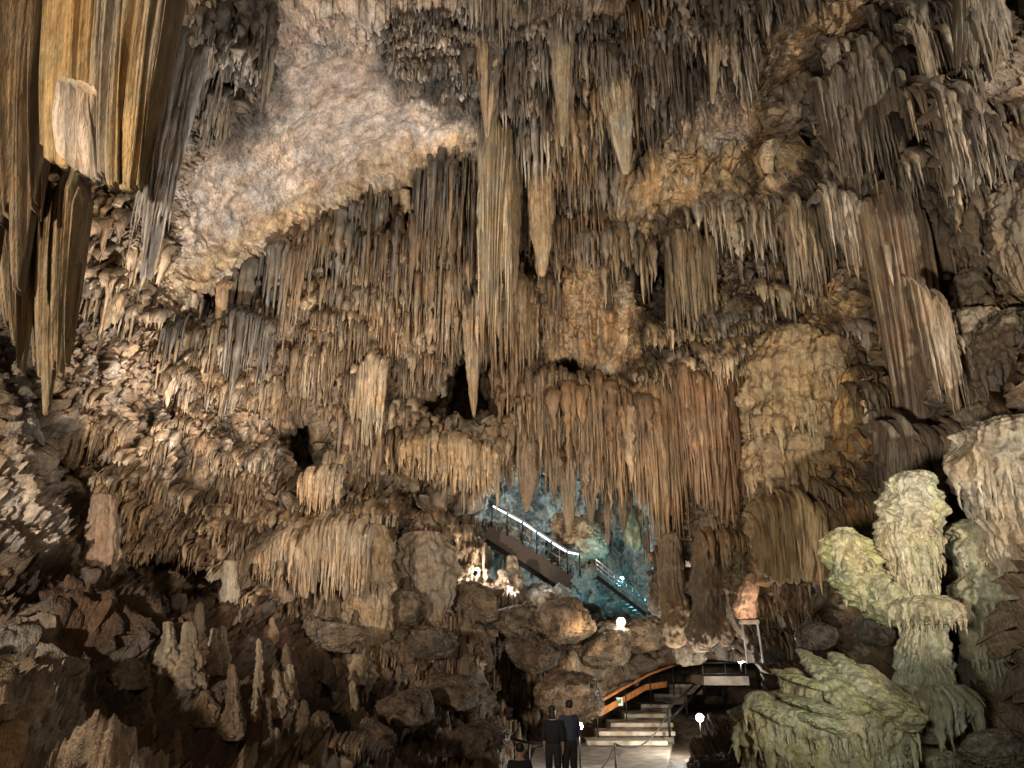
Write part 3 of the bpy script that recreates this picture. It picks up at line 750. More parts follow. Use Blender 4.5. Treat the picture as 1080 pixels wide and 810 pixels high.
    if col2 is not None:
        w_ = sstep(0.0, 0.35, pn(S2, (0.35, 0.5, 1), seed+11))[..., None]
        cc = cc*(1-w_) + np.array(col2)*w_
    cc = cc*(1 + streak*pn(S2, (3, 0.5, 1), seed+13) + 0.5*streak*pn(S2, (9, 0.8, 1), seed+14))[..., None]
    cc = np.concatenate([cc, cc[:, ::-1]], 1)
    q = grid_quads(nt, tot, True)
    i0 = (nt-1)*tot                                # close the lower rim and the top
    rim = np.array([[i0+a, i0+a+1, i0+tot-2-a, i0+tot-1-a] for a in range(ns-1)])
    rim0 = np.array([[a, tot-1-a, tot-2-a, a+1] for a in range(ns-1)])
    q = np.concatenate([q, rim, rim0])
    Vf = V_.reshape(-1, 3); Cf = cc.reshape(-1, 3); nb = len(Vf); Vl, Ql, Cl = [Vf], [q], [Cf]
    for k_ in range(fingers):                      # single drips fused to the curtain's front
        f = (k_ + rnd.random())/fingers; i_ = int(f*(ns-1)); t0 = rnd.choice([0, 0, rnd.random()*0.5])
        p0 = A[i_]*(1-t0) + Bm[i_]*t0; mp_ = float(p0[1]/ray(540, tp[i_, 1])[1]/FPX)
        ln_ = (A[i_]-Bm[i_])[2]*(1-t0)*rnd.uniform(0.55, 1.08)
        p0 = p0 - np.array([0, 0.5*thick + amp*rnd.uniform(0.2, 1.1), 0])
        c_ = np.array(col if col2 is None or rnd.random() < 0.6 else col2)*rnd.uniform(0.75, 1.35)
        vv, qq, c3 = stal_mesh(p0, p0 + np.array([0, 0.6*thick+0.1, 0.35]), ln_, rnd.uniform(*fw)*0.5*mp_, c_, 12, 8, 0.006)
        Vl.append(vv); Ql.append(qq+nb); Cl.append(c3); nb += len(vv)
    V_ = np.concatenate(Vl); q = np.concatenate(Ql); cc = np.concatenate(Cl)
    return mesh_np(name, V_.reshape(-1, 3), q, np.clip(cc, 0.015, 0.8).reshape(-1, 3), mat or M_DRIP, parent,
                   None if parent is not None else A[ns//2])

ORG = (0.36, 0.245, 0.115); ORG2 = (0.30, 0.255, 0.19)
# -- great broken curtain, upper left foreground
t_ = empty('broken_curtain', P(110, 0, 9.5))
def under(o, par):
    o.parent = par; o.location = [a-b for a, b in zip(o.location, par.location)]; return o
under(drapery('curtain', [(64,-60),(110,-70),(150,-70),(206,-60)], [(44,168),(84,190),(120,208),(152,206)], [9.9,9.3,9.2,9.6], ORG, 12, 0.22, 0.5, 0.06, ORG2, root=0, seed=3, ns=320, nt=160, streak=0.45), t_)
under(drapery('broken_face', [(72,92),(88,96),(108,102)], [(60,166),(80,186),(106,197)], [9.45,9.25,9.15], (0.50,0.41,0.33), 3, 0.14, 0.3, 0.08, root=0, seed=5, ns=90, nt=60), t_)
under(drapery('broken_lip', [(70,88),(88,92),(108,100)], [(70,96),(88,99),(107,106)], [9.3,9.0,8.95], (0.55,0.46,0.34), 4, 0.06, 0.28, 0.2, root=0, seed=6, ns=60, nt=14), t_)
tag(t_, 'huge orange brown curtain with pale broken lower edge at upper left', 'curtain')
tag(drapery('stone_curtain', [(-60,-60),(20,-60),(72,-60)], [(-60,330),(-8,330),(36,300)], [9.8,10.2,10.6], (0.27,0.19,0.11), 7, 0.3, 0.7, 0.25, (0.33,0.21,0.08), root=0, seed=8, ns=240, nt=160), 'long brown curtain at left edge beside the broken one', 'curtain')
tag(drapery('stone_curtain', [(48,205),(70,200),(96,208)], [(34,420),(52,445),(68,425)], [11.7,11.4,11.7], (0.31,0.23,0.135), 6, 0.2, 0.35, 0.25, (0.24,0.18,0.105), seed=12, root=0, fingers=0), 'pleated brown curtain with a blunt foot below the long left curtain', 'curtain')
tag(drapery('stone_curtain', [(10,190),(26,186),(44,196)], [(4,380),(18,425),(30,370)], [11.2,11.0,11.3], (0.27,0.205,0.13), 4, 0.18, 0.3, 0.4, (0.20,0.15,0.09), seed=14, root=0, fingers=0), 'narrow pleated brown curtain at the left edge above the white rock', 'curtain')
tag(drapery('stone_curtain', [(180,55),(198,48),(218,60)], [(144,300),(150,330),(160,285)], [12.9,12.7,12.9], (0.30,0.275,0.25), 5, 0.2, 0.3, 0.35, (0.42,0.40,0.38), seed=16, root=0, fingers=16, fw=(4,10)), 'blue grey spiky curtain just right of the broken curtain', 'curtain')
# -- great central stalactites
tag(drapery('stalactite', [(506,143),(523,140),(541,145)], [(509,352),(517,398),(525,345)], [22.6,22.4,22.6], (0.37,0.30,0.205), 8, 0.2, 0.5, 0.30, (0.27,0.205,0.13), seed=20, root=10, bell=0.45, fingers=26, fw=(4,9), ns=200, nt=160), 'great pale fluted stalactite bundle hanging in the middle of the hall', 'stalactite')
tag(body('stalactite', [(517,-30,16),(517,20,14),(516,70,10),(515,110,6),(514,146,1.5)], 19.2, (0.40,0.29,0.195), flute=0.2, nfl=8, seed=22, col2=(0.26,0.20,0.14)), 'brown stalactite at the top edge above the great central one', 'stalactite')
tag(body('stalactite', [(593,-40,14),(592,20,12),(593,70,9),(594,120,5),(593,155,1.5)], 18.8, (0.33,0.28,0.21), flute=0.16, nfl=8, seed=24), 'smooth grey stalactite with long tip at top centre', 'stalactite')
tag(body('stalactite', [(649,90,12),(652,115,11),(656,145,8),(659,175,4),(660,184,1.5)], 20.0, (0.42,0.36,0.27), flute=0.26, nfl=8, seed=26), 'pale ribbed stalactite pointing down over the ochre rock', 'stalactite')
tag(body('stalactite', [(296,270,10),(295,310,9),(291,350,7),(287,380,4),(286,392,1.5)], 21.5, (0.36,0.255,0.15), flute=0.15, nfl=8, seed=28), 'broad tan stalactite in front of the long brown curtain', 'stalactite')
tag(body('stalactite', [(320,260,5),(320,290,5),(318,318,3.5),(317,336,1)], 21.5, (0.44,0.33,0.21), flute=0.15, nfl=7, seed=29), 'slim light tan stalactite right beside the broad tan one', 'stalactite')
tag(body('stalactite', [(234,310,5),(233,350,5),(231,385,4),(230,392,3)], 20.5, (0.40,0.27,0.17), flute=0.12, nfl=7, seed=30), 'orange tan stalactite with flat tip on the left wall', 'stalactite')
tag(body('stalactite', [(540,170,8),(540,220,7),(541,270,5),(541,310,2)], 22.9, (0.30,0.23,0.15), flute=0.2, nfl=8, seed=31), 'thin brown stalactite touching the great central one', 'stalactite')
tag(body('stalactite', [(571,185,10),(571,230,9),(572,265,6),(572,292,2)], 22.6, (0.35,0.265,0.17), flute=0.25, nfl=8, seed=32), 'tan ribbed stalactite a little right of the great central one', 'stalactite')
tag(body('stalactite', [(497,330,7),(498,370,6),(499,410,4),(500,440,1)], 24.0, (0.34,0.25,0.16), flute=0.2, nfl=7, seed=33), 'brown stalactite hanging across the black hollow', 'stalactite')
tag(body('stalactite', [(600,480,7),(599,510,6),(600,540,4),(600,565,1.5)], 25.0, (0.25,0.19,0.12), flute=0.2, nfl=7, seed=34), 'dark stalactite hanging before the lit far chamber', 'stalactite')
tag(body('stalactite', [(557,470,9),(557,500,7),(556,525,4),(555,540,1)], 25.2, (0.22,0.17,0.12), flute=0.3, nfl=7, lump=0.3, seed=35), 'ragged dark stalactite left over the far chamber', 'stalactite')
tag(body('stalactite', [(755,-20,7),(754,30,6),(753,70,4),(752,110,1.5)], 18.4, (0.40,0.33,0.24), flute=0.2, nfl=7, seed=36), 'pale slim stalactite at the top right of centre', 'stalactite')
tag(body('stalactite', [(975,35,9),(985,80,8),(994,130,7),(1000,170,5),(1004,196,2)], 13.4, (0.42,0.37,0.295), flute=0.18, nfl=8, seed=37), 'long pale stalactite in the dark cluster at upper right', 'stalactite')
tag(body('stalactite', [(940,60,7),(948,110,6),(953,150,5),(957,180,1.5)], 14.2, (0.36,0.31,0.25), flute=0.18, nfl=8, seed=38), 'grey stalactite left of the long pale one at upper right', 'stalactite')
for k_, (u_, v0_, v1_, w_, yy_, lab_) in enumerate([(583,468,530,6,25.6,'ragged brown stalactite between two longer ones over the far chamber'), (622,478,552,7,26.0,'knobbly dark stalactite over the right half of the far chamber'), (640,482,575,5,26.2,'longest thin dark stalactite hanging into the far chamber'), (657,500,560,8,26.0,'stout dark stalactite at the right rim of the far chamber'), (536,476,515,6,25.4,'short brown stalactite at the left rim of the far chamber')]):
    tag(body('stalactite', [(u_,v0_,w_),(u_,v0_+0.3*(v1_-v0_),w_*0.85),(u_+1,v0_+0.7*(v1_-v0_),w_*0.5),(u_+1,v1_,1)], yy_, (0.20,0.15,0.10), flute=0.3, nfl=7, lump=0.3, seed=230+k_, drips=[(v0_+0.35*(v1_-v0_),6,22,4)]), lab_, 'stalactite')
# -- curtains
def curt(label, top, bot, Y, col, **k):
    o = drapery('stone_curtain', top, bot, Y, col, **k); tag(o, label, 'curtain'); return o
curt('rust brown curtain of stone tapering down beside the far chamber', [(666,430),(688,414),(712,405)], [(688,558),(700,582),(712,572)], [21.4,20.8,20.6], (0.31,0.21,0.125), nfl=8, amp=0.24, thick=0.5, ragged=0.2, col2=(0.22,0.14,0.075), seed=40, fingers=26, fw=(5,9))
curt('wide reddish curtain of stone right of the tapering rust brown one', [(712,405),(750,397),(796,404)], [(722,520),(752,562),(782,560)], [20.9,20.6,21.0], (0.225,0.145,0.085), nfl=13, amp=0.24, thick=0.5, ragged=0.3, col2=(0.17,0.10,0.058), seed=43, fingers=48, fw=(4,9))
curt('narrow brown curtain left of the rust brown one', [(640,415),(656,418),(672,425)], [(648,540),(662,535),(678,545)], [23,22.6,22.4], (0.29,0.20,0.12), nfl=6, amp=0.2, thick=0.4, ragged=0.45, seed=41, fingers=18)
curt('hanging brown curtain with ragged lower edge above far chamber', [(556,398),(600,402),(645,415)], [(560,470),(600,482),(645,510)], [24.2,24,23.6], (0.21,0.15,0.095), nfl=12, amp=0.25, thick=0.4, ragged=0.7, seed=42, fingers=50, fw=(3,7), root=6)
curt('tall organ pipe curtain slanting down the right wall', [(905,222),(932,215),(968,225)], [(950,455),(975,475),(1002,440)], [15.0,14.6,14.2], (0.33,0.265,0.195), nfl=13, amp=0.22, thick=0.5, ragged=0.10, col2=(0.20,0.135,0.095), seed=44, ns=300, nt=150, root=6)
curt('short pale curtain right of the organ pipe curtain', [(958,315),(974,305),(994,325)], [(985,430),(1000,440),(1012,440)], [14.1,13.9,13.8], (0.38,0.31,0.235), nfl=6, amp=0.14, thick=0.25, ragged=0.3, seed=45, fingers=12, root=0)
curt('small pale curtain at top of the organ pipes', [(866,212),(885,205),(908,222)], [(898,285),(905,300),(916,330)], [15.4,15.2,15.0], (0.42,0.36,0.285), nfl=5, amp=0.14, thick=0.3, ragged=0.5, seed=46, fingers=14)
curt('olive brown curtain on the lower right wall', [(795,548),(820,535),(858,535),(895,548)], [(800,612),(830,622),(860,622),(892,616)], [18.5,18.0,18.0,18.4], (0.25,0.175,0.09), nfl=12, amp=0.2, thick=0.4, ragged=0.14, seed=47, fingers=20)
curt('ribbed tan curtain on the lower left ledge', [(268,592),(300,574),(350,560),(392,568)], [(272,622),(305,628),(350,640),(385,632)], [20.6,20.2,20.0,20.2], (0.36,0.275,0.19), nfl=18, amp=0.15, thick=0.4, ragged=0.35, seed=48, fingers=56, fw=(3,6), root=22)
curt('tan curtain right under the black hollow', [(424,470),(460,466),(490,470),(524,480)], [(430,500),(462,512),(495,540),(520,530)], [23.6,23.2,23.0,23.2], (0.42,0.31,0.195), nfl=14, amp=0.2, thick=0.5, ragged=0.45, seed=49, fingers=50, fw=(3,8), root=5)
curt('small grey curtain left of the pale top right rock', [(984,118),(1010,108),(1040,125)], [(1000,195),(1024,205),(1052,195)], [13,12.7,12.5], (0.34,0.30,0.24), nfl=8, amp=0.16, thick=0.3, ragged=0.45, seed=50, fingers=26, fw=(4,9))
curt('narrow brown curtain down the middle of the left wall', [(372,385),(390,380),(408,387)], [(378,470),(392,476),(404,468)], [23.6,23.4,23.5], (0.36,0.27,0.175), nfl=5, amp=0.16, thick=0.35, ragged=0.3, seed=51, fingers=16, fw=(4,7))
curt('small ribbed curtain hanging between the two black hollows', [(318,508),(340,500),(362,505)], [(322,540),(340,548),(358,535)], [22.0,21.8,22.0], (0.42,0.32,0.22), nfl=7, amp=0.14, thick=0.3, ragged=0.5, seed=52, fingers=20, fw=(3,6))
curt('dark ragged curtain beside the upper black hollow', [(530,300),(548,296),(562,304)], [(532,390),(548,400),(560,385)], [24.4,24.2,24.4], (0.25,0.18,0.11), nfl=5, amp=0.16, thick=0.35, ragged=0.4, seed=53, fingers=18, fw=(4,8))

curt('dark ribbed curtain in the cluster at upper right', [(858,98),(898,58),(948,44)], [(884,205),(918,222),(958,185)], [16.4,15.6,15.0], (0.19,0.16,0.13), nfl=11, amp=0.28, thick=0.5, ragged=0.4, col2=(0.27,0.235,0.19), seed=54, fingers=34, fw=(4,10), root=8)
curt('olive dark curtain left of the shaggy ledge', [(700,258),(725,250),(748,262)], [(704,375),(728,372),(748,365)], [22.4,22.2,22.4], (0.20,0.155,0.10), nfl=7, amp=0.26, thick=0.5, ragged=0.3, seed=55, fingers=16, fw=(4,9), root=8)
curt('dark grey fluted curtain behind the cauliflower column', [(922,452),(958,462),(1004,452)], [(930,560),(962,556),(1000,545)], [14.6,14.2,13.8], (0.21,0.175,0.135), nfl=10, amp=0.22, thick=0.5, ragged=0.25, seed=56, fingers=16, fw=(5,10), root=8)
curt('pale fluted curtain at the top right corner', [(1000,-20),(1020,-20),(1045,-10)], [(1010,90),(1030,105),(1050,80)], [12.6,12.4,12.3], (0.36,0.31,0.25), nfl=6, amp=0.18, thick=0.4, ragged=0.4, seed=57, fingers=14, fw=(4,10), root=0)
curt('long grey curtain between the ochre rock and the dark cluster', [(826,225),(846,222),(866,232)], [(836,330),(852,350),(868,335)], [18.2,18.0,18.0], (0.26,0.215,0.155), nfl=6, amp=0.2, thick=0.4, ragged=0.4, seed=58, fingers=16, fw=(4,9), root=8)
curt('brown curtain left of the bright craggy patch', [(538,318),(552,312),(566,322)], [(540,392),(554,402),(566,388)], [24.0,23.8,24.0], (0.27,0.195,0.125), nfl=5, amp=0.2, thick=0.4, ragged=0.4, seed=59, fingers=14, fw=(3,8), root=8)

# -- columns
t_ = empty('stalagmite_column', P(975, 790, 11.3))
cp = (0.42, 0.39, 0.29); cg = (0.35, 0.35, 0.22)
def fb(*a, **k): return under(body(*a, **k), t_)
fb('cap', [(961,497,7.4),(961,503,15.5),(960,520,20.0),(962,540,21.5),(958,560,22.9),(960,575,17.8)], 11.3, cp, M_FLOW, 0.12, 14, 0.16, 0.22, 0.42, 0.85, 60, 140, 170, cg, lumpscale=2.6)
fb('shaft', [(955,552,19.2),(958,575,22.2),(964,600,16.3),(972,628,11.8),(974,660,14.1),(974,690,17.8),(975,735,20.7)], 11.3, cp, M_FLOW, 0.17, 20, 0.18, 0.24, 0.26, 0.85, 62, 220, 200, cg, drip=0.9, drips=[(566,16,16,5),(690,14,14,5),(590,14,18,5),(610,14,14,4),(710,16,18,5)])
fb('tier', [(973,628,14.8),(974,638,26.2),(974,650,27.1),(974,660,19.7)], 11.25, cp, M_FLOW, 0.14, 20, 0.0, 0.3, 0.25, 0.85, 63, 70, 180, cg, drips=[(652,26,14,5),(657,20,10,4)], lumpscale=2.5)
fb('skirt', [(975,722,23.4),(974,732,32.4),(975,742,35.1),(978,756,29.7),(982,772,19.8),(984,785,7.2)], 11.2, cp, M_FLOW, 0.26, 12, 0.0, 0.6, 0.15, 0.8, 64, 110, 180, cg, drips=[(742,18,46,13),(738,14,30,10)])
tag(t_, 'tall pale green lit column with cauliflower cap at lower right', 'stalagmite column')
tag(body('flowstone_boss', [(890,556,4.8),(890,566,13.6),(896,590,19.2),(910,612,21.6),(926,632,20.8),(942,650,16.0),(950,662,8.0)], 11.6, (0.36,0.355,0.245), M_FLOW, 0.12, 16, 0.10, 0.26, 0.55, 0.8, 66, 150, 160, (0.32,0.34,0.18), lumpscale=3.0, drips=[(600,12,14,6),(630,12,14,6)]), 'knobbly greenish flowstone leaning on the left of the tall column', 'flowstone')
t_ = empty('flowstone_mound', P(872, 830, 10.5))
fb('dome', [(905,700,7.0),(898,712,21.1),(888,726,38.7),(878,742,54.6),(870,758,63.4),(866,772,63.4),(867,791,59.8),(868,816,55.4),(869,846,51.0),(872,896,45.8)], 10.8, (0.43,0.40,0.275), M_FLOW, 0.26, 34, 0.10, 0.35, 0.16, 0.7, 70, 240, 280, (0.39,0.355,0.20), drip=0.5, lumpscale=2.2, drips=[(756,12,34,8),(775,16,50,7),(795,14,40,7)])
for k_, (pts, yy) in enumerate([([(842,681,3),(858,694,8),(876,714,11),(896,740,13),(905,752,4)], [11.0,10.7,10.35,10.1,10.05]), ([(878,684,4),(894,702,10),(915,724,13),(940,742,15),(955,754,6)], [10.8,10.5,10.25,10.2,10.25]), ([(815,702,3),(832,709,8),(852,717,9),(872,726,4)], [10.8,10.5,10.35,10.2]),
                          ([(826,728,4),(842,735,11),(866,744,12),(888,756,5)], [10.35,10.1,10.0,10.0]), ([(912,730,5),(934,740,14),(952,754,13),(960,770,6)], [10.3,10.15,10.2,10.3]), ([(795,733,4),(806,741,11),(822,752,11),(835,764,4)], [10.6,10.4,10.2,10.1]),
                          ([(850,748,4),(862,756,10),(880,766,10),(890,775,4)], [10.0,9.95,9.95,10.0])]):
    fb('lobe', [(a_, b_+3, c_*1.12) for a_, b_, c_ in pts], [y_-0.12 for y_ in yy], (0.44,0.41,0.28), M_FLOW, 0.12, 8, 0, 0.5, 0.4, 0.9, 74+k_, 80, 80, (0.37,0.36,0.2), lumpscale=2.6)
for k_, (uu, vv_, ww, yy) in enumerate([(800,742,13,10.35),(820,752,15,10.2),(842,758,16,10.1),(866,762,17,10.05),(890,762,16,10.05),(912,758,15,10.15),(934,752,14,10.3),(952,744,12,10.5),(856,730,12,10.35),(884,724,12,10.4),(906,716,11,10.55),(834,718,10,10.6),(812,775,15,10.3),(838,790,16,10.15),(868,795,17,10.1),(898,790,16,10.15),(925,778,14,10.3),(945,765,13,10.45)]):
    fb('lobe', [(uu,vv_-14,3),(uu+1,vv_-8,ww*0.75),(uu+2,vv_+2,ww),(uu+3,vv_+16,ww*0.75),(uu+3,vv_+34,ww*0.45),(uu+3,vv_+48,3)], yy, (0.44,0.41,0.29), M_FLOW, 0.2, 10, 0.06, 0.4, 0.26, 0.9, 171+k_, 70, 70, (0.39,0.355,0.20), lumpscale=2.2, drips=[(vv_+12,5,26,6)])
tag(t_, 'yellow green lit flowstone mound with draped sides at bottom right', 'flowstone')
BULB = [([(966,183,6),(970,196,24),(984,225,34),(996,262,32),(1006,300,20),(1012,328,8)], 13.1, (0.27,0.215,0.16), 'rounded brown flowstone bulge right above the organ pipe curtain', 10),
 ([(1035,192,6),(1036,206,18),(1041,240,23),(1051,280,17),(1058,322,8)], 12.5, (0.30,0.25,0.19), 'grey drooping flowstone bulb right of the rounded brown bulge', 8),
 ([(1080,182,6),(1080,204,22),(1083,245,25),(1084,292,14),(1084,310,6)], 12.2, (0.27,0.225,0.17), 'drooping flowstone bulb cut by the right edge, topmost of its row', 8),
 ([(1030,280,5),(1030,294,16),(1030,325,15),(1030,350,6)], 12.8, (0.33,0.28,0.215), 'small grey fluted bulb between the two large bulges', 6),
 ([(1012,328,6),(1022,340,24),(1034,370,30),(1033,405,24),(1030,436,10)], 12.4, (0.36,0.31,0.24), 'pale fluted bulb hanging beside the foot of the organ pipes', 10),
 ([(1066,326,6),(1068,350,22),(1068,395,23),(1064,435,10)], 12.2, (0.25,0.205,0.155), 'dark grey bulb at right above the pale draped flowstone', 8),
 ([(1034,424,6),(1035,440,22),(1041,468,25),(1044,494,10)], 12.0, (0.37,0.325,0.245), 'knobbly pale bulb under the fluted bulbs at right', 6)]
for k_, (pts, yy, c_, lab, nd) in enumerate(BULB):
    vm_ = pts[2][1]
    yy = max(yy, surfY(pts[2][0], pts[2][1]) - 0.15)
    tag(body('flowstone_bulb', pts, yy, tuple(0.82*x for x in c_), M_FLOW, 0.24, 14, 0.0, 0.5, 0.28, 0.85, 80+3*k_, 130, 150, tuple(0.7*x for x in c_), lumpscale=2.4, drips=[(vm_, nd, 34, 8), (vm_+22, nd, 26, 7)]), lab, 'flowstone')
tag(body('flowstone_column', [(1050,538,6),(1045,552,24),(1044,575,28),(1048,600,24),(1050,622,30),(1056,650,30),(1060,690,24),(1066,715,18),(1070,740,8)], 12.0, (0.37,0.345,0.255), M_FLOW, 0.2, 18, 0.12, 0.4, 0.34, 0.8, 108, 200, 170, (0.29,0.30,0.2), drip=0.9, lumpscale=2.4, drips=[(590,14,18,6),(640,16,22,6),(690,14,30,7)]), 'pale green tinged column behind the cauliflower column', 'column')
tag(body('flowstone_column', [(1062,440,10),(1062,458,34),(1064,490,44),(1066,515,38),(1072,550,26),(1080,600,16),(1084,640,6)], 11.4, (0.34,0.30,0.23), M_FLOW, 0.22, 16, 0.05, 0.5, 0.34, 0.8, 109, 170, 170, (0.26,0.225,0.17), lumpscale=2.4, drips=[(500,20,40,8),(525,16,30,8)]), 'pale draped flowstone funnel at the right edge of view', 'flowstone')
t_ = empty('tiered_column', P(840, 600, 18.5))
ct = (0.285,0.215,0.125); ct2 = (0.215,0.155,0.09)
fb('upper_tier', [(836,345,8),(834,356,26),(830,385,33),(832,430,36),(834,460,37)], 18.8, ct, M_FLOW, 0.10, 22, 0.14, 0.8, 0.24, 0.8, 92, 170, 190, ct2, drip=0.9, drips=[(440,14,40,8),(455,12,36,8)], lumpscale=2.2)
fb('middle_tier', [(836,455,32),(838,470,40),(838,490,38),(838,512,36)], 18.75, ct, M_FLOW, 0.14, 22, 0.05, 0.8, 0.22, 0.8, 93, 90, 190, ct2, drips=[(490,16,38,9),(500,14,34,8)], lumpscale=2.2)
fb('lower_tier', [(838,500,34),(842,520,36),(840,560,34),(840,620,32)], 18.9, ct2, M_FLOW, 0.16, 22, 0.10, 0.9, 0.2, 0.8, 94, 110, 190, (0.17,0.12,0.07), drip=0.9, drips=[(545,14,40,9)])
tag(t_, 'tall olive brown column built of stacked tiers on the right wall', 'column')
tag(body('flowstone_column', [(880,352,6),(876,366,20),(873,395,16),(871,425,13)], 18.0, ct, M_FLOW, 0.12, 16, 0.08, 0.6, 0.25, 0.8, 95, 110, 120, ct2, drips=[(400,10,40,8)]), 'square shouldered brown column right of the tiered column', 'column')
tag(body('flowstone_column', [(902,388,6),(902,402,14),(906,440,19),(911,490,22),(915,540,22),(917,570,14)], 17.6, (0.34,0.215,0.095), M_FLOW, 0.16, 16, 0.06, 1.2, 0.18, 0.8, 96, 170, 140, (0.27,0.185,0.09), drips=[(470,10,50,8),(520,10,40,8)]), 'orange streaked column left of the organ pipe curtain', 'column')
tag(body('flowstone_column', [(880,430,10),(884,450,20),(886,490,22),(886,540,22),(884,565,14)], 18.2, ct2, M_FLOW, 0.16, 16, 0.12, 0.7, 0.2, 0.8, 105, 140, 130, ct, drips=[(470,12,40,8),(520,12,40,8)]), 'ribbed brown column below the square shouldered one', 'column')
tag(body('flowstone_column', [(748,545,6),(748,560,9),(744,600,11),(744,645,11),(742,672,12),(740,688,4)], 21.6, (0.19,0.14,0.095), M_FLOW, 0.14, 16, 0.2, 0.5, 0.28, 0.8, 97, 150, 120), 'dark column under the wide reddish curtain', 'column')
tag(body('flowstone_column', [(770,560,6),(771,590,9),(768,630,9),(766,660,8),(765,682,3)], 21.6, (0.16,0.115,0.075), M_FLOW, 0.14, 14, 0.2, 0.4, 0.28, 0.8, 106, 150, 110), 'dark ringed column left of the pink lit dripstone', 'column')
tag(body('flowstone_column', [(708,560,6),(706,590,9),(708,620,9),(711,640,11),(712,662,12),(712,684,5)], 22.5, (0.24,0.175,0.11), M_FLOW, 0.2, 12, 0.1, 0.6, 0.25, 0.8, 98, 100, 90), 'slim brown column at right side of the far chamber', 'column')
tag(body('flowstone_column', [(392,552,8),(394,575,14),(391,600,15),(390,625,16),(390,645,17),(391,672,13),(391,690,4)], 20.6, (0.36,0.275,0.185), M_FLOW, 0.2, 14, 0.16, 0.7, 0.3, 0.8, 99, 140, 110, (0.26,0.19,0.12), drips=[(590,8,26,6),(620,8,22,6)]), 'stubby tan column at right end of lower left ledge', 'column')
tag(body('flowstone_column', [(110,520,9),(108,560,13),(104,600,14),(100,618,12)], 15.8, (0.28,0.20,0.145), M_FLOW, 0.14, 12, 0.08, 0.6, 0.2, 0.8, 101, 90, 90), 'pinkish fluted column above the brown mud slope', 'column')
tag(body('flowstone_column', [(242,590,4),(243,620,6),(242,650,8),(243,690,11)], 17.5, (0.33,0.28,0.22), M_FLOW, 0.2, 8, 0.1, 0.4, 0.3, 0.8, 103, 100, 60), 'thin whitish column above the mud slope', 'column')
tag(body('flowstone_column', [(450,560,14),(448,585,23),(452,620,20),(455,660,15),(456,690,5)], 23, (0.27,0.22,0.165), M_FLOW, 0.10, 12, 0.16, 0.7, 0.35, 0.8, 104, 110, 110), 'grey bulging flowstone under the tan curtain', 'flowstone')

# ------------------------------------------------------------------ stalagmites
SG = [(176,690,655,7,15.5,'stubby cream stalagmite, left one of a pair on the mud slope'), (200,705,655,8,15.3,'taller cream stalagmite, right one of a pair on the mud slope'),
      (225,690,662,4,15.6,'small white stalagmite in front of the thin whitish column'), (234,690,660,4,15.5,'small white stalagmite touching the thin whitish column'),
      (246,758,700,5.5,14.6,'brown stalagmite stump with banded sides on mud slope'), (273,725,673,3,15.8,'thin white stalagmite rising from the dark slope'),
      (290,735,706,6,15.4,'short pale stalagmite in the bristling cluster'), (300,735,708,5,15.4,'pale stalagmite leaning in the bristling cluster'), (306,728,700,4,15.6,'tallest pale stalagmite in the bristling cluster'),
      (380,700,665,7,17.5,'white ribbed stalagmite left of the dark boulders'), (398,753,738,3,16.8,'tiny white stalagmite tip in the dark'),
      (218,745,728,6,14.5,'low pinkish stalagmite knob on the mud slope'), (137,705,694,8,14,'flat cream stone knob on the mud slope'),
      (604,715,685,5,21.5,'smooth pale stalagmite on a boulder above the two visitors'), (540,618,585,7,26.5,'lit white stalagmite beneath the upper stairs'),
      (530,620,600,5,26.5,'small lit white stalagmite beneath the upper stairs'), (608,735,712,5,21,'dark stalagmite on the rock behind the visitors'),
      (428,700,672,6,18.5,'brown stalagmite among the dark boulders')]
for i, (u, vb, vt, hw, Y, lab) in enumerate(SG):
    pale = any(w in lab for w in ('cream', 'white', 'pale', 'lit'))
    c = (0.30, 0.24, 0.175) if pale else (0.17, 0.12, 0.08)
    Ys = min(surfY(u, vb), surfY(u-hw, vb-2), surfY(u+hw, vb-2), surfY(u, vb-6)) - 0.35*hw*mpp(vb, Y)
    h = vb-vt; jx = [rnd.uniform(-0.18, 0.18)*hw for _ in range(4)]
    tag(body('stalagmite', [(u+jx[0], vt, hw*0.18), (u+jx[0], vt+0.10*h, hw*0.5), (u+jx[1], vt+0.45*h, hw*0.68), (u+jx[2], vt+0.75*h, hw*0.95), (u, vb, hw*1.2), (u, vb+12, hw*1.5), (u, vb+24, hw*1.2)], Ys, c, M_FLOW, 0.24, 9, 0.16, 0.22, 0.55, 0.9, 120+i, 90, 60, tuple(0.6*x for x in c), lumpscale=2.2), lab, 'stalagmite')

ns_ = 0
while ns_ < 44:
    u, vb = rnd.uniform(130, 560), rnd.uniform(640, 800)
    if u < 250 and rnd.random() < 0.5: continue
    h = rnd.uniform(9, 34)*(1.0 if rnd.random() < 0.8 else 1.7); hw = rnd.uniform(1.3, 2.8) + 0.05*h
    Ys = surfY(u, vb) + 0.1*hw*mpp(vb, 16)
    if not 9 < Ys < 27: continue
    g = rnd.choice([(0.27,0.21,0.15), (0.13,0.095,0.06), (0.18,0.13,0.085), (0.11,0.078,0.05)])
    jx = [rnd.uniform(-0.3, 0.3)*hw for _ in range(3)]
    word = 'pale' if g[0] > 0.25 else 'brown'
    tag(body('stalagmite', [(u+jx[0], vb-h, hw*0.2), (u+jx[0], vb-0.88*h, hw*0.5), (u+jx[1], vb-0.5*h, hw*0.75), (u+jx[2], vb-0.2*h, hw*1.0), (u, vb+4, hw*1.4), (u, vb+14, hw*1.7), (u, vb+24, hw*1.2)], Ys, g, M_FLOW, 0.24, 7, 0.14, 0.2, 0.55, 0.9, 900+ns_, 44, 26, tuple(0.6*x for x in g), lumpscale=2.2),
        'small ' + word + ' stalagmite on the dark slope and rubble at lower left', 'stalagmite', 'small ' + word + ' stalagmites on the dark slope')
    ns_ += 1

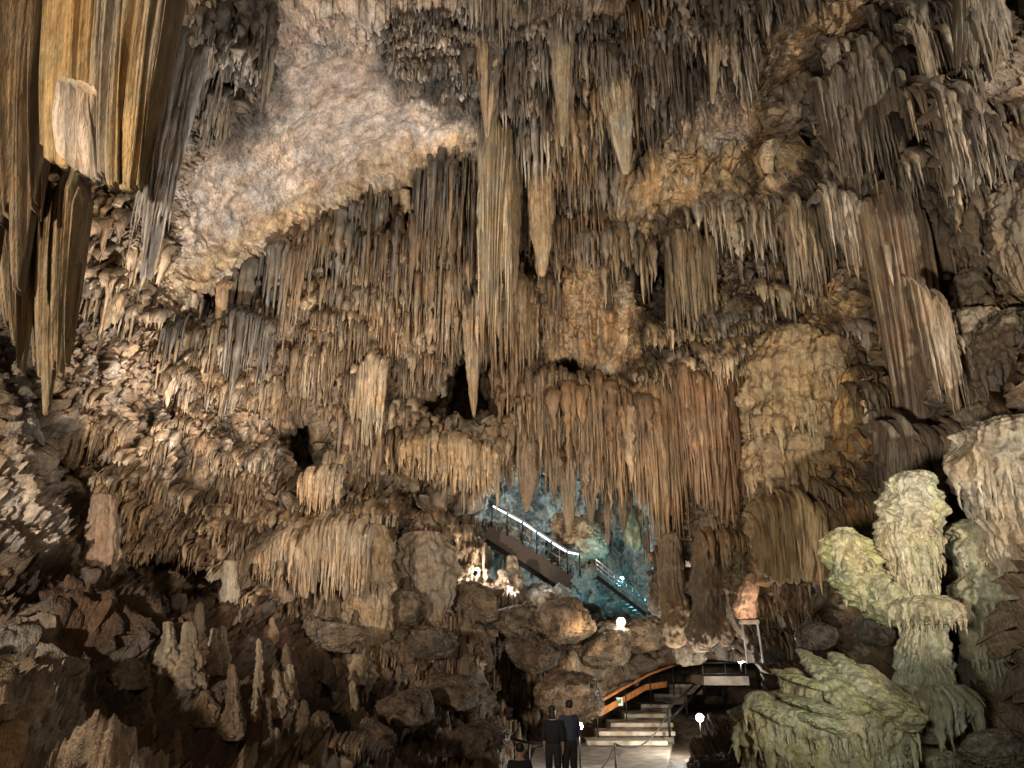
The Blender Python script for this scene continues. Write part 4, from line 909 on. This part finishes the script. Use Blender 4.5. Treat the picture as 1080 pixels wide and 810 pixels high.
# ------------------------------------------------------------------ boulders
_bm = bmesh.new(); bmesh.ops.create_icosphere(_bm, subdivisions=6, radius=1.0)
ICO = {}
for _n in (4, 5):
    _b2 = bmesh.new(); bmesh.ops.create_icosphere(_b2, subdivisions=_n, radius=1.0)
    ICO[_n] = (np.array([v.co[:] for v in _b2.verts]), np.array([[v.index for v in f.verts] for f in _b2.faces])); _b2.free()
ICO_V = np.array([v.co[:] for v in _bm.verts]); ICO_F = np.array([[v.index for v in f.verts] for f in _bm.faces]); _bm.free()
def boulder(u, v, hw, hh, Y, col, seed, label, group=None, rough=1.0):
    c = P(u, v, Y); k = mpp(v, Y)
    q, fc = (ICO_V*1.0, ICO_F) if hw > 22 else (ICO[5] if hw > 12 else ICO[4])
    off = np.array([seed*3.7, seed*1.9, seed*0.7])
    d = 0.82 + rough*(0.45*fbm(q+off, (0.9,)*3, 2, seed) + 0.30*ridge(q+off, (1.5, 1.5, 0.9), seed+1)*0.7 + 0.14*ridge(q+off, (3.6, 3.6, 2.0), seed+2) + 0.05*fbm(q+off, (7,)*3, 3, seed+3, 0.6))
    rs = np.random.RandomState(seed)
    for _ in range(16):                            # fracture planes cut the lump into a broken rock
        n_ = rs.randn(3); n_ /= np.linalg.norm(n_); h_ = rs.uniform(0.6, 0.98)
        pr = q @ n_
        d = np.where(pr*d > h_, h_/np.maximum(pr, 1e-3) + 0.25*(d - h_/np.maximum(pr, 1e-3)), d)
    d = d + 0.055*ridge(q+off, (5, 5, 13), seed+6) + 0.045*fbm(q+off, (14, 14, 14), 4, seed+7, 0.65)
    d = d*1.12
    w = q*d[:, None]*np.array([hw*k, hw*k*0.85, hh*k])
    a = rnd.uniform(-0.5, 0.5)
    w = np.stack([w[:, 0]*math.cos(a)-w[:, 1]*math.sin(a), w[:, 0]*math.sin(a)+w[:, 1]*math.cos(a), w[:, 2]], -1)
    cc = np.array(col)*0.8*(1 + 0.7*fbm(q+off, (2.2,)*3, 4, seed+5, 0.65))[:, None]
    o = mesh_np('boulder', w + c, fc, np.clip(cc, 0.015, 0.7), M_ROCK, loc=c)
    return tag(o, label, 'boulder', group)
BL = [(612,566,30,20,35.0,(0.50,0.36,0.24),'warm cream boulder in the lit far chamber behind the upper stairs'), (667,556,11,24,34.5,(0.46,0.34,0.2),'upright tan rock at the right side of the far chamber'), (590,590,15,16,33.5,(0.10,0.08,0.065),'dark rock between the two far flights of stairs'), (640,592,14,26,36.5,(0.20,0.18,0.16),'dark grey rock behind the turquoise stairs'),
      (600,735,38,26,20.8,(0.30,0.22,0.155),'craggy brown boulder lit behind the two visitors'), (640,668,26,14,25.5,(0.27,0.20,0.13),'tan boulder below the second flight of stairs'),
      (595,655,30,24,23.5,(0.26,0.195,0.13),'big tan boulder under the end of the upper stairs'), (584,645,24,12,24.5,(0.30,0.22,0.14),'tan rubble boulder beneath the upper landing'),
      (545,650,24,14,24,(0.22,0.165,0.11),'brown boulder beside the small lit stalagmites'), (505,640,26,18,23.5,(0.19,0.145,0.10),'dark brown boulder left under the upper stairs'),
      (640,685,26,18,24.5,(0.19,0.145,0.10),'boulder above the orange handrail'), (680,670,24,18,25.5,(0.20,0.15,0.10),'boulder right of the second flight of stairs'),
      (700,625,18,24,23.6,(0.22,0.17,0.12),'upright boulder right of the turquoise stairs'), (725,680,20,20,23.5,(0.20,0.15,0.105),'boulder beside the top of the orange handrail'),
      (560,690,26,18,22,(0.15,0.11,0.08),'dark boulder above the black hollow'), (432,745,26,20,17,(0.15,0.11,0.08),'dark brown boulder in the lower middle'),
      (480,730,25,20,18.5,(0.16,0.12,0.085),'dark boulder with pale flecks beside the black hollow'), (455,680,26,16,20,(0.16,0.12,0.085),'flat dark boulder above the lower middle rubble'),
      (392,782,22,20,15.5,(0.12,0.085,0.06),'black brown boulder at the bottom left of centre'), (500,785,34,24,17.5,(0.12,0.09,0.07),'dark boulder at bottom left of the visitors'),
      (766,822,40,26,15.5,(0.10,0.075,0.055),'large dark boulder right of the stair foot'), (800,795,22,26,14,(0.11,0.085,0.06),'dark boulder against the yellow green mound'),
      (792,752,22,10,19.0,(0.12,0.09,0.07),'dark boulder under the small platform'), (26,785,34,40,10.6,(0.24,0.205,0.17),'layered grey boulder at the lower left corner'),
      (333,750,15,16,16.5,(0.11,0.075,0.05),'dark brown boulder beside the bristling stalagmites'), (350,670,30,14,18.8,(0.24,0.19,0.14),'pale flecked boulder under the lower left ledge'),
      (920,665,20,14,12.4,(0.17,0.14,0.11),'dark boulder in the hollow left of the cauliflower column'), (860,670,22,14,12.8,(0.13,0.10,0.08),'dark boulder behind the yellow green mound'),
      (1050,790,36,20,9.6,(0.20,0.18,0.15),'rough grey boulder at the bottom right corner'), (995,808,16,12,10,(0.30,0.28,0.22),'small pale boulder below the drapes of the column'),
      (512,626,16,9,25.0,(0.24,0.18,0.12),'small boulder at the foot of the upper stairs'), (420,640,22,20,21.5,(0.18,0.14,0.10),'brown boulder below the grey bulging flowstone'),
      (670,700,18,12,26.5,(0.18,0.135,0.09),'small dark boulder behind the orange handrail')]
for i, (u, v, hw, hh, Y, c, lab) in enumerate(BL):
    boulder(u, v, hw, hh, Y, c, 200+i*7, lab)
RB = 0
rub = [(400,560,640,700,(17,24),26), (560,720,620,720,(22.5,25.5),22), (380,520,700,810,(15,18.5),22), (690,800,690,740,(18.5,21),10), (230,380,640,800,(14,17.5),6)]
for (u0, u1, v0, v1, yr, n) in rub:
    for k_ in range(n):
        u = rnd.uniform(u0, u1); v = rnd.uniform(v0, v1); s = rnd.uniform(5, 13)
        if sdf(PATHP, np.array([u]), np.array([v]))[0] > -s*1.3: continue
        Y = surfY(u, v) - 0.1
        if not (yr[0]-1 < Y < yr[1]+4): continue
        RB += 1
        g = rnd.uniform(0.12, 0.24)
        boulder(u, v, s, s*rnd.uniform(0.6, 1.1), Y, (g, g*0.76, g*0.54), 500+RB*5, 'small brown rock in the dark rubble across the lower middle', 'loose rocks in the dark rubble', 1.2)

# ------------------------------------------------------------------ lower stairs and path
def LP(u, v, z):                              # a pixel on a level z gives a point
    x, dy, dz = ray(u, v); t = (z-CAM[2])/dz
    return np.array([x*t, dy*t, z])
t_ = empty('staircase', LP(662, 782, 0))
def sub(o, par):
    o.location = Vector(o.location) - par.location; o.parent = par; return o
steps = [(619,703,781.5,0.16), (630,711,771.5,0.32), (644,709,762.5,0.48), (659,707,753,0.65), (676,708,743,0.83), (690,722,732,1.08), (706,741,721.5,1.42)]
prev = None
for i, (ua, ub, v, z) in enumerate(steps):
    a = LP(ua, v, z); b = LP(ub, v, z); yb = LP(ua, steps[i+1][2], steps[i+1][3])[1] if i+1 < len(steps) else a[1]+1.6
    dpt = max(yb - a[1] + 0.1, 0.35); hgt = 0.36
    m = MB().box(((a[0]+b[0])/2, a[1]+0.08+dpt/2, z-hgt/2-0.003), (b[0]-a[0], dpt, hgt), None, 0.01)
    st = sub(m.build('step', M_CONC, None, a), t_)
    m = MB().box(((a[0]+b[0])/2, a[1], z-0.055), (b[0]-a[0]+0.04, 0.16, 0.12), None, 0.02)
    nz_ = m.build('step_edge', M_NOSE, None, a)
    nz_.parent = st; nz_.location = (0, 0, 0)
tag(t_, 'low stone steps with pale edges climbing from the path', 'staircase')
# path slab
A_ = [LP(540, 850, 0.0), LP(690, 850, 0), LP(712, 783, 0.0), LP(612, 781, 0.0), LP(565, 790, 0)]
bm = bmesh.new()
lo = [bm.verts.new((p[0], p[1]+(0.3 if i in (2, 3) else 0), -0.4)) for i, p in enumerate(A_)]; hi = [bm.verts.new((p[0], p[1]+(0.3 if i in (2, 3) else 0), 0.02)) for i, p in enumerate(A_)]
bm.faces.new(hi); bm.faces.new(lo[::-1])
for k_ in range(5): bm.faces.new((lo[k_], lo[(k_+1) % 5], hi[(k_+1) % 5], hi[k_]))
bmesh.ops.recalc_face_normals(bm, faces=bm.faces[:])
me = bpy.data.meshes.new('path'); bm.to_mesh(me); bm.free(); me.materials.append(M_CONC)
o = bpy.data.objects.new('path', me); COL.objects.link(o); struct(o)

# orange handrail
def PY(u, v, Y): return Vector(P(u, v, Y))
t_ = empty('handrail', P(631, 756, 24.5))
top = [PY(629.5,742,24.2), PY(657,726,25.4), PY(685,711,27), PY(712,701,28.5), PY(741,692.5,30)]
sub(MB().tube(top, 0.045).build('top_rail', M_ORANGE, None, t_.location, True), t_)
bd = [PY(631,753,24.2), PY(656,738.5,25.4), PY(680,725,26.8), PY(703,721.5,28)]
m = MB()
for a, b in zip(bd, bd[1:]): m.bar(a, b, 0.06, 0.19)
sub(m.build('board', M_ORANGE, None, t_.location), t_)
for f in (0.0, 0.27, 0.5, 0.72, 1.0):
    s_ = f*(len(top)-1); i = min(int(s_), len(top)-2); p = top[i].lerp(top[i+1], s_-i)
    sub(MB().tube([p, p - Vector((0, 0, 1.0))], 0.022, 6).build('post', M_BLACK, None, t_.location, True), t_)
sg = sub(MB().box(PY(653.5,740,25.15), (0.20, 0.012, 0.24)).build('sign', M_WHITE, None, t_.location), t_)
a = PY(653.5,740,25.13)
m = MB(); m.box(a + Vector((0.0, 0, 0.0)), (0.10, 0.008, 0.09)); m.box(a + Vector((0.03, 0, 0.06)), (0.05, 0.008, 0.05)); m.box(a + Vector((-0.05, 0, -0.05)), (0.06, 0.008, 0.03))
sy = m.build('symbol', M_GREEN, None, t_.location); sy.parent = sg; sy.location = Vector(sy.location) - sg.location - t_.location
tag(t_, 'orange wooden handrail along the left of the low steps', 'handrail')

# black railing, right of steps, and the small platform
t_ = empty('black_railing', P(704.6, 764, 23.9))
m = MB(); m.tube([PY(704.6,748,23.9), PY(742,713,29)], 0.035)
sub(m.build('top_rail', M_BLACK, None, t_.location, True), t_)
sub(MB().tube([PY(706,760,23.9), PY(742,722,29)], 0.05).build('lower_rail', M_BLACK, None, t_.location, True), t_)
for (u, v, Y) in ((704.6,748,23.9), (723,731,26.2), (742,713,29)):
    p = PY(u, v, Y); sub(MB().tube([p, p - Vector((0, 0, 0.75))], 0.04, 6).build('post', M_BLACK, None, t_.location, True), t_)
tag(t_, 'black steel railing along the right of the low steps', 'railing')
t_ = empty('platform', P(766, 726, 26))
p0, p1 = PY(742,718,26), PY(790,718,26)
sub(MB().box((p0+p1)/2 + Vector((0, 0.9, 0)), ((p1-p0).length, 1.9, 0.28), None, 0.02).build('deck', M_CONC, None, t_.location), t_)
for dz, nm in ((0.55, 'rail'), (0.22, 'rail')):
    sub(MB().tube([p0 + Vector((0, 0, dz)), p1 + Vector((-0.1, 0, dz))], 0.03).build(nm, M_BLACK, None, t_.location, True), t_)
for f in (0, 0.5, 0.95):
    p = p0.lerp(p1, f); sub(MB().tube([p, p + Vector((0, 0, 0.58))], 0.03, 6).build('post', M_BLACK, None, t_.location, True), t_)
tag(t_, 'small railed concrete platform right of the step top', 'platform')

# rope barrier on the path
t_ = empty('rope_barrier', P(649, 812, 19.4))
pt_ = PY(648.5,784.5,19.4)
sub(MB().tube([pt_ - Vector((0, 0, 1.0)), pt_ + Vector((0, 0, 0.02))], 0.025, 8).build('post', M_BLACK, None, t_.location, True), t_)
sub(MB().tube([pt_ - Vector((0, 0, 1.0)), pt_ - Vector((0, 0, 0.97))], [0.14, 0.13], 14).build('foot_plate', M_BLACK, None, t_.location, True), t_)
e = PY(704.6,750,23.9); pts = []
for k_ in range(15):
    f = k_/14; p = pt_.lerp(e, f); p.z -= 0.75*4*f*(1-f)*0.55; pts.append(p)
sub(MB().tube(pts, 0.02, 6).build('rope', M_ROPE, None, t_.location, True), t_)
e = PY(626,816,17.0); pts = []
for k_ in range(11):
    f = k_/10; p = pt_.lerp(e, f); p.z -= 0.12*4*f*(1-f); pts.append(p)
sub(MB().tube(pts, 0.02, 6).build('rope', M_ROPE, None, t_.location, True), t_)
tag(t_, 'black post with drooping rope before the low steps', 'rope barrier')
t_ = empty('path_railing', P(558, 815, 18.6))
sub(MB().tube([PY(543,780,18.9), PY(558,783.5,18.6), PY(580,784,18.4)], 0.03).build('rail', M_BLACK, None, t_.location, True), t_)
for (u, v) in ((543,780), (558,783.5), (580,784)):
    p = PY(u, v, 18.6); sub(MB().tube([p, p - Vector((0, 0, 0.95))], 0.025, 6).build('post', M_BLACK, None, t_.location, True), t_)
tag(t_, 'dark low railing left of the two visitors', 'railing')

# ------------------------------------------------------------------ far stairs
LEDs = [(519,531,30.0), (535,540,30.1), (551,549,30.2), (566,559,30.3), (581.5,569.6,30.4), (598,580,30.5), (611,582.5,30.6)]
t_ = empty('far_staircase', P(565, 590, 30.4))
pts = [PY(*q) for q in LEDs]
a, b = PY(514,548,30.2), PY(600,604,30.6)
m = MB(); nst = 13
for k_ in range(nst):
    f0 = k_/nst; p = a.lerp(b, f0); q = a.lerp(b, (k_+1)/nst)
    m.box(((p.x+q.x)/2, p.y+0.75, p.z-0.12), (abs(q.x-p.x)+0.02, 1.5, 0.06))
sub(m.build('treads', M_CONC, None, t_.location), t_)
m = MB(); m.bar(a + Vector((0, -0.03, -0.42)), b + Vector((0, -0.03, -0.42)), 0.12, 0.62); m.bar(a + Vector((0, 0.75, -0.62)), b + Vector((0, 0.75, -0.62)), 1.4, 0.3); m.bar(a + Vector((0, 1.55, -0.42)), b + Vector((0, 1.55, -0.42)), 0.12, 0.62)
sub(m.build('stringer', simple('dark_concrete', (0.12, 0.09, 0.075), 0.8), None, t_.location), t_)
sub(MB().tube(pts, 0.05).build('top_rail', M_STEEL, None, t_.location, True), t_)
for p, q in zip(pts, pts[1:]):
    d = q-p
    sub(MB().bar(p + d*0.05 + Vector((0, -0.02, -0.09)), p + d*0.95 + Vector((0, -0.02, -0.09)), 0.04, 0.07).build('light_strip', G_LED, None, t_.location), t_)
for p, q in zip(pts, pts[1:]):
    sub(MB().tube([p - Vector((0, 0, 0.5)), q - Vector((0, 0, 0.5))], 0.03).build('rail', M_STEEL, None, t_.location, True), t_)
    h_ = p.lerp(q, 0.5); sub(MB().tube([h_, h_ - Vector((0, 0, 0.95))], 0.025, 6).build('post', M_STEEL, None, t_.location, True), t_)
for p in pts: sub(MB().tube([p, p - Vector((0, 0, 0.95))], 0.03, 6).build('post', M_BLACK, None, t_.location, True), t_)
tag(t_, 'upper flight of stairs with white lit handrail in far chamber', 'staircase')
t_ = empty('far_staircase', P(655, 625, 32))
a, b = PY(629,600,32), PY(681,640,32.3); pts = [a + Vector((0, 0, 0.35)), b + Vector((0, 0, 0.35))]
for h in (0.0, 0.18, 0.36):
    sub(MB().tube([a + Vector((0, 0, h)), b + Vector((0, 0, h))], 0.03).build('rail', M_STEEL, None, t_.location, True), t_)
for k_ in range(9):
    p = a.lerp(b, k_/8); sub(MB().tube([p - Vector((0, 0, 0.25)), p + Vector((0, 0, 0.38))], 0.022, 6).build('post', M_STEEL, None, t_.location, True), t_)
m = MB()
for k_ in range(12):
    p = a.lerp(b, (k_+0.5)/12); m.box((p.x, p.y+0.7, p.z-0.25), (0.24, 1.4, 0.05))
sub(m.build('treads', M_CONC, None, t_.location), t_)
sub(MB().bar(a - Vector((0, 0, 0.32)), b - Vector((0, 0, 0.32)), 0.06, 0.16).build('stringer', M_BLACK, None, t_.location), t_)
tag(t_, 'lower flight of metal stairs washed in turquoise light', 'staircase')

# ------------------------------------------------------------------ lamps one can see
def floodlight(u, v, Y, aim, label, glowm, watts, col, size=0.16, h=0.35, sd=120):
    p = PY(u, v, Y); t = empty('floodlight', p - Vector((0, 0, h)))
    d = (Vector(aim) - p).normalized()
    q = d.to_track_quat('Y', 'Z').to_matrix()
    sub(MB().tube([p - d*size*0.9, p - d*size*0.75, p - d*size*0.2, p - d*0.004], [size*0.25, size*0.45, size*0.56, size*0.58], 16).build('housing', M_BLACK, None, t.location, True), t)
    sub(MB().tube([p - d*0.01, p + d*size*0.05, p + d*size*0.10], [size*0.52, size*0.46, size*0.2], 16).build('lens', glowm, None, t.location, True), t)
    sub(MB().bar(p - d*size*0.5 - Vector((size*0.62, 0, 0)), p - d*size*0.5 + Vector((size*0.62, 0, 0)), 0.02).build('bracket', M_STEEL, None, t.location), t)
    sub(MB().tube([p - d*size*0.45 - Vector((0, 0, h)), p - d*size*0.45], 0.02, 6).build('stand', M_BLACK, None, t.location, True), t)
    tag(t, label, 'floodlight')
    bulb(p + d*0.22, watts, col)
    return t
FLO = 'floodlight'
floodlight(611, 766, 19.0, (0.6, 0, 1.6), 'small bright lamp on a stand beside the right visitor', G_WHITE, 90, PALE, 0.17, 0.9)
floodlight(738, 757, 22.0, (3, 10, 1.2), 'bright white lamp low at the right of the steps', G_WHITE, 500, PALE, 0.2)
floodlight(781, 696, 24.5, (5, 12, 1.5), 'bright lamp shining on the small platform', G_WHITE, 420, PALE, 0.2)
floodlight(656, 610, 33, (3, 20, 4), 'turquoise lamp on the lower metal stairs', G_CYAN, 260, CYAN, 0.15)
floodlight(655, 656, 24.6, (3, 10, 2.5), 'bright white oval lamp above the orange handrail', G_WHITE, 50, PALE, 0.26, 0.15)
floodlight(502, 604, 25, (-0.5, 27, 6), 'small bright lamp left below the upper stairs', G_WHITE, 160, NEUT, 0.16)
# lamps out of sight behind the rocks of the far chamber and behind the curtains
bulb(P(560, 530, 36.5), 420, (0.72, 0.95, 1.0)); bulb(P(668, 650, 35), 160, CYAN)
bulb(P(628, 585, 32.2), 90, WARM)
spot((1.6, 21.5, 3.6), P(672, 745, 26), 480, WARM2, 80, 0.9)       # over the low steps
spot(P(724, 610, 23.2), P(722, 540, 22.6), 420, WARM, 110, 0.8); 
spot(P(790, 668, 18.6), P(788, 620, 18.8), 90, (1, 0.72, 0.55), 90, 0.8)
bulb(P(540, 625, 25.6), 160, NEUT)

# -- lit pink flowstone on a shelf
t_ = empty('lit_flowstone', P(789, 656, 19.2))
under(body('dripstone', [(793,604,2),(791,614,5),(789,626,7),(786,640,8),(787,654,6)], 19.2, (0.52,0.35,0.24), M_FLOW, 0.3, 8, 0.15, 0.3, 0.2, 0.8, 150, 80, 70), t_)
p = PY(790,656,19.2); sub(MB().box(p, (0.42, 0.35, 0.10), None, 0.02).build('shelf', M_NOSE, None, t_.location), t_)
for dx in (-0.18, 0.2): sub(MB().tube([p + Vector((dx, 0, -0.05)), p + Vector((dx+0.05, 0, -0.95))], 0.025, 6).build('leg', M_WHITE, None, t_.location, True), t_)
tag(t_, 'pink lit dripstone on a white legged shelf', 'flowstone')

# ------------------------------------------------------------------ visitors
M_SKIN = simple('skin', (0.40, 0.25, 0.18), 0.6)
M_CLOTH = [simple('navy_cloth', (0.05, 0.06, 0.10), 0.9), simple('black_cloth', (0.015, 0.015, 0.018), 0.9), simple('dark_trousers', (0.025, 0.025, 0.03), 0.9)]
M_HAIR = simple('dark_hair', (0.015, 0.010, 0.008), 0.6)
def skin_mesh(name, verts, edges, radii, mat, parent, root=0, sub_=2):
    me = bpy.data.meshes.new(name); me.from_pydata(verts, edges, [])
    o = bpy.data.objects.new(name, me); COL.objects.link(o)
    md = o.modifiers.new('skin', 'SKIN'); md.use_smooth_shade = True
    for i, r in enumerate(radii):
        sv_ = me.skin_vertices[0].data[i]; sv_.radius = (r, r) if not isinstance(r, tuple) else r
        sv_.use_root = (i == root)
    ss = o.modifiers.new('sub', 'SUBSURF'); ss.levels = sub_; ss.render_levels = sub_
    me.materials.append(mat); o.parent = parent
    return o
def person(loc, yaw, label, shirt, hair_long=False, lean=0.0, pose=0):
    t = empty('person', loc); t.rotation_euler = (0, 0, yaw)
    V_ = [(0,0,0.95), (0,0,1.12), (0,0.0,1.33), (0,0,1.47), (0,0.01,1.56), (0,0.015,1.66), (0,0.01,1.74)]
    E_ = [(0,1),(1,2),(2,3),(3,4),(4,5),(5,6)]; Rr = [(0.135,0.10), (0.13,0.10), (0.16,0.11), (0.075,0.07), (0.055,0.06), (0.082,0.10), (0.06,0.075)]
    def ch(root, pts, rs):
        k = root
        for p, r in zip(pts, rs):
            V_.append(p); Rr.append(r); E_.append((k, len(V_)-1)); k = len(V_)-1
        return k
    for s in (-1, 1):
        w = ch(2, [(s*0.17,0,1.40), (s*0.22,0.02,1.14), (s*0.21,-0.06-0.05*pose*(s > 0),0.90), (s*0.205,-0.075,0.84)], [0.06,0.047,0.034,0.03])
        for q in range(4): ch(w, [(s*(0.20-0.004*q), -0.115+0.022*q, 0.795), (s*(0.195), -0.12+0.024*q, 0.745 + 0.006*abs(q-1.4))], [0.011, 0.009])
        ch(w, [(s*0.185,-0.115,0.82), (s*0.175,-0.13,0.785)], [0.012, 0.010])
        ch(0, [(s*0.09,0,0.86), (s*0.10,-0.01,0.48), (s*0.105,0.02,0.09), (s*0.11,-0.06,0.04), (s*0.115,-0.13,0.03)], [0.09,0.06,0.042,0.045,0.035])
    skin_mesh('body', V_, E_, Rr, M_SKIN, t)
    # clothes follow the body
    SV = [(0,0,0.90), (0,0,1.12), (0,0,1.33), (0,0,1.455)]; SE = [(0,1),(1,2),(2,3)]; SR = [(0.20,0.165),(0.18,0.145),(0.20,0.15),(0.085,0.08)]
    for s in (-1, 1):
        i0 = len(SV); SV += [(s*0.175,0,1.405), (s*0.22,0.018,1.16), (s*0.216,-0.02,1.02)]; SR += [0.075, 0.064, 0.055]; SE += [(2,i0),(i0,i0+1),(i0+1,i0+2)]
    skin_mesh('shirt', SV, SE, SR, shirt, t)
    TV_ = [(0,0,0.93), (0,0,1.08)]; TE = [(0,1)]; TR = [(0.20,0.17), (0.17,0.14)]
    for s in (-1, 1):
        i0 = len(TV_); TV_ += [(s*0.092,0,0.85), (s*0.10,-0.01,0.48), (s*0.105,0.02,0.12)]; TR += [0.105, 0.078, 0.062]; TE += [(0,i0),(i0,i0+1),(i0+1,i0+2)]
    skin_mesh('trousers', TV_, TE, TR, M_CLOTH[2], t)
    HV = [(0,0.035,1.58), (0,0.04,1.68), (0,0.02,1.765)] ; HR = [(0.075,0.07), (0.095,0.095), (0.075,0.09)]; HE = [(0,1),(1,2)]
    if hair_long: HV += [(0,0.07,1.48)]; HR += [(0.08,0.05)]; HE += [(0,3)]
    skin_mesh('hair', HV, HE, HR, M_HAIR, t)
    # face: eyes, nose, mouth, ears
    m = MB()
    for s in (-1, 1):
        m.box((s*0.036, -0.085, 1.675), (0.026, 0.012, 0.011), None, 0.003)
    m.build('eyes', M_BLACK, t)
    m = MB(); m.tube([(0,-0.088,1.685), (0,-0.112,1.645)], [0.010, 0.016], 8)
    for s in (-1, 1): m.tube([(s*0.084,0.01,1.69), (s*0.092,0.015,1.66), (s*0.084,0.01,1.635)], [0.012, 0.018, 0.010], 8)
    m.box((0,-0.090,1.612), (0.045, 0.012, 0.012), None, 0.004)
    m.build('face', M_SKIN, t, None, True)
    tag(t, label, 'person'); return t
pa_ = person((P(600,760,16.4)[0], 16.4, 0.02), R(205), 'right visitor in a navy shirt standing by the lamp', M_CLOTH[0], pose=1)
pa_.scale = (0.95, 0.95, 0.95)
pb = person((P(583,765,16.2)[0], 16.2, 0.02), R(160), 'left visitor dressed in black standing in the dark', M_CLOTH[1], True)
pb.scale = (0.90, 0.90, 0.90)
pc_ = person((P(548,790,12.2)[0], 12.2, -0.04), R(190), 'small dark visitor seen only from head to chest at the bottom edge', M_CLOTH[1])
pc_.scale = (0.80, 0.80, 0.80)
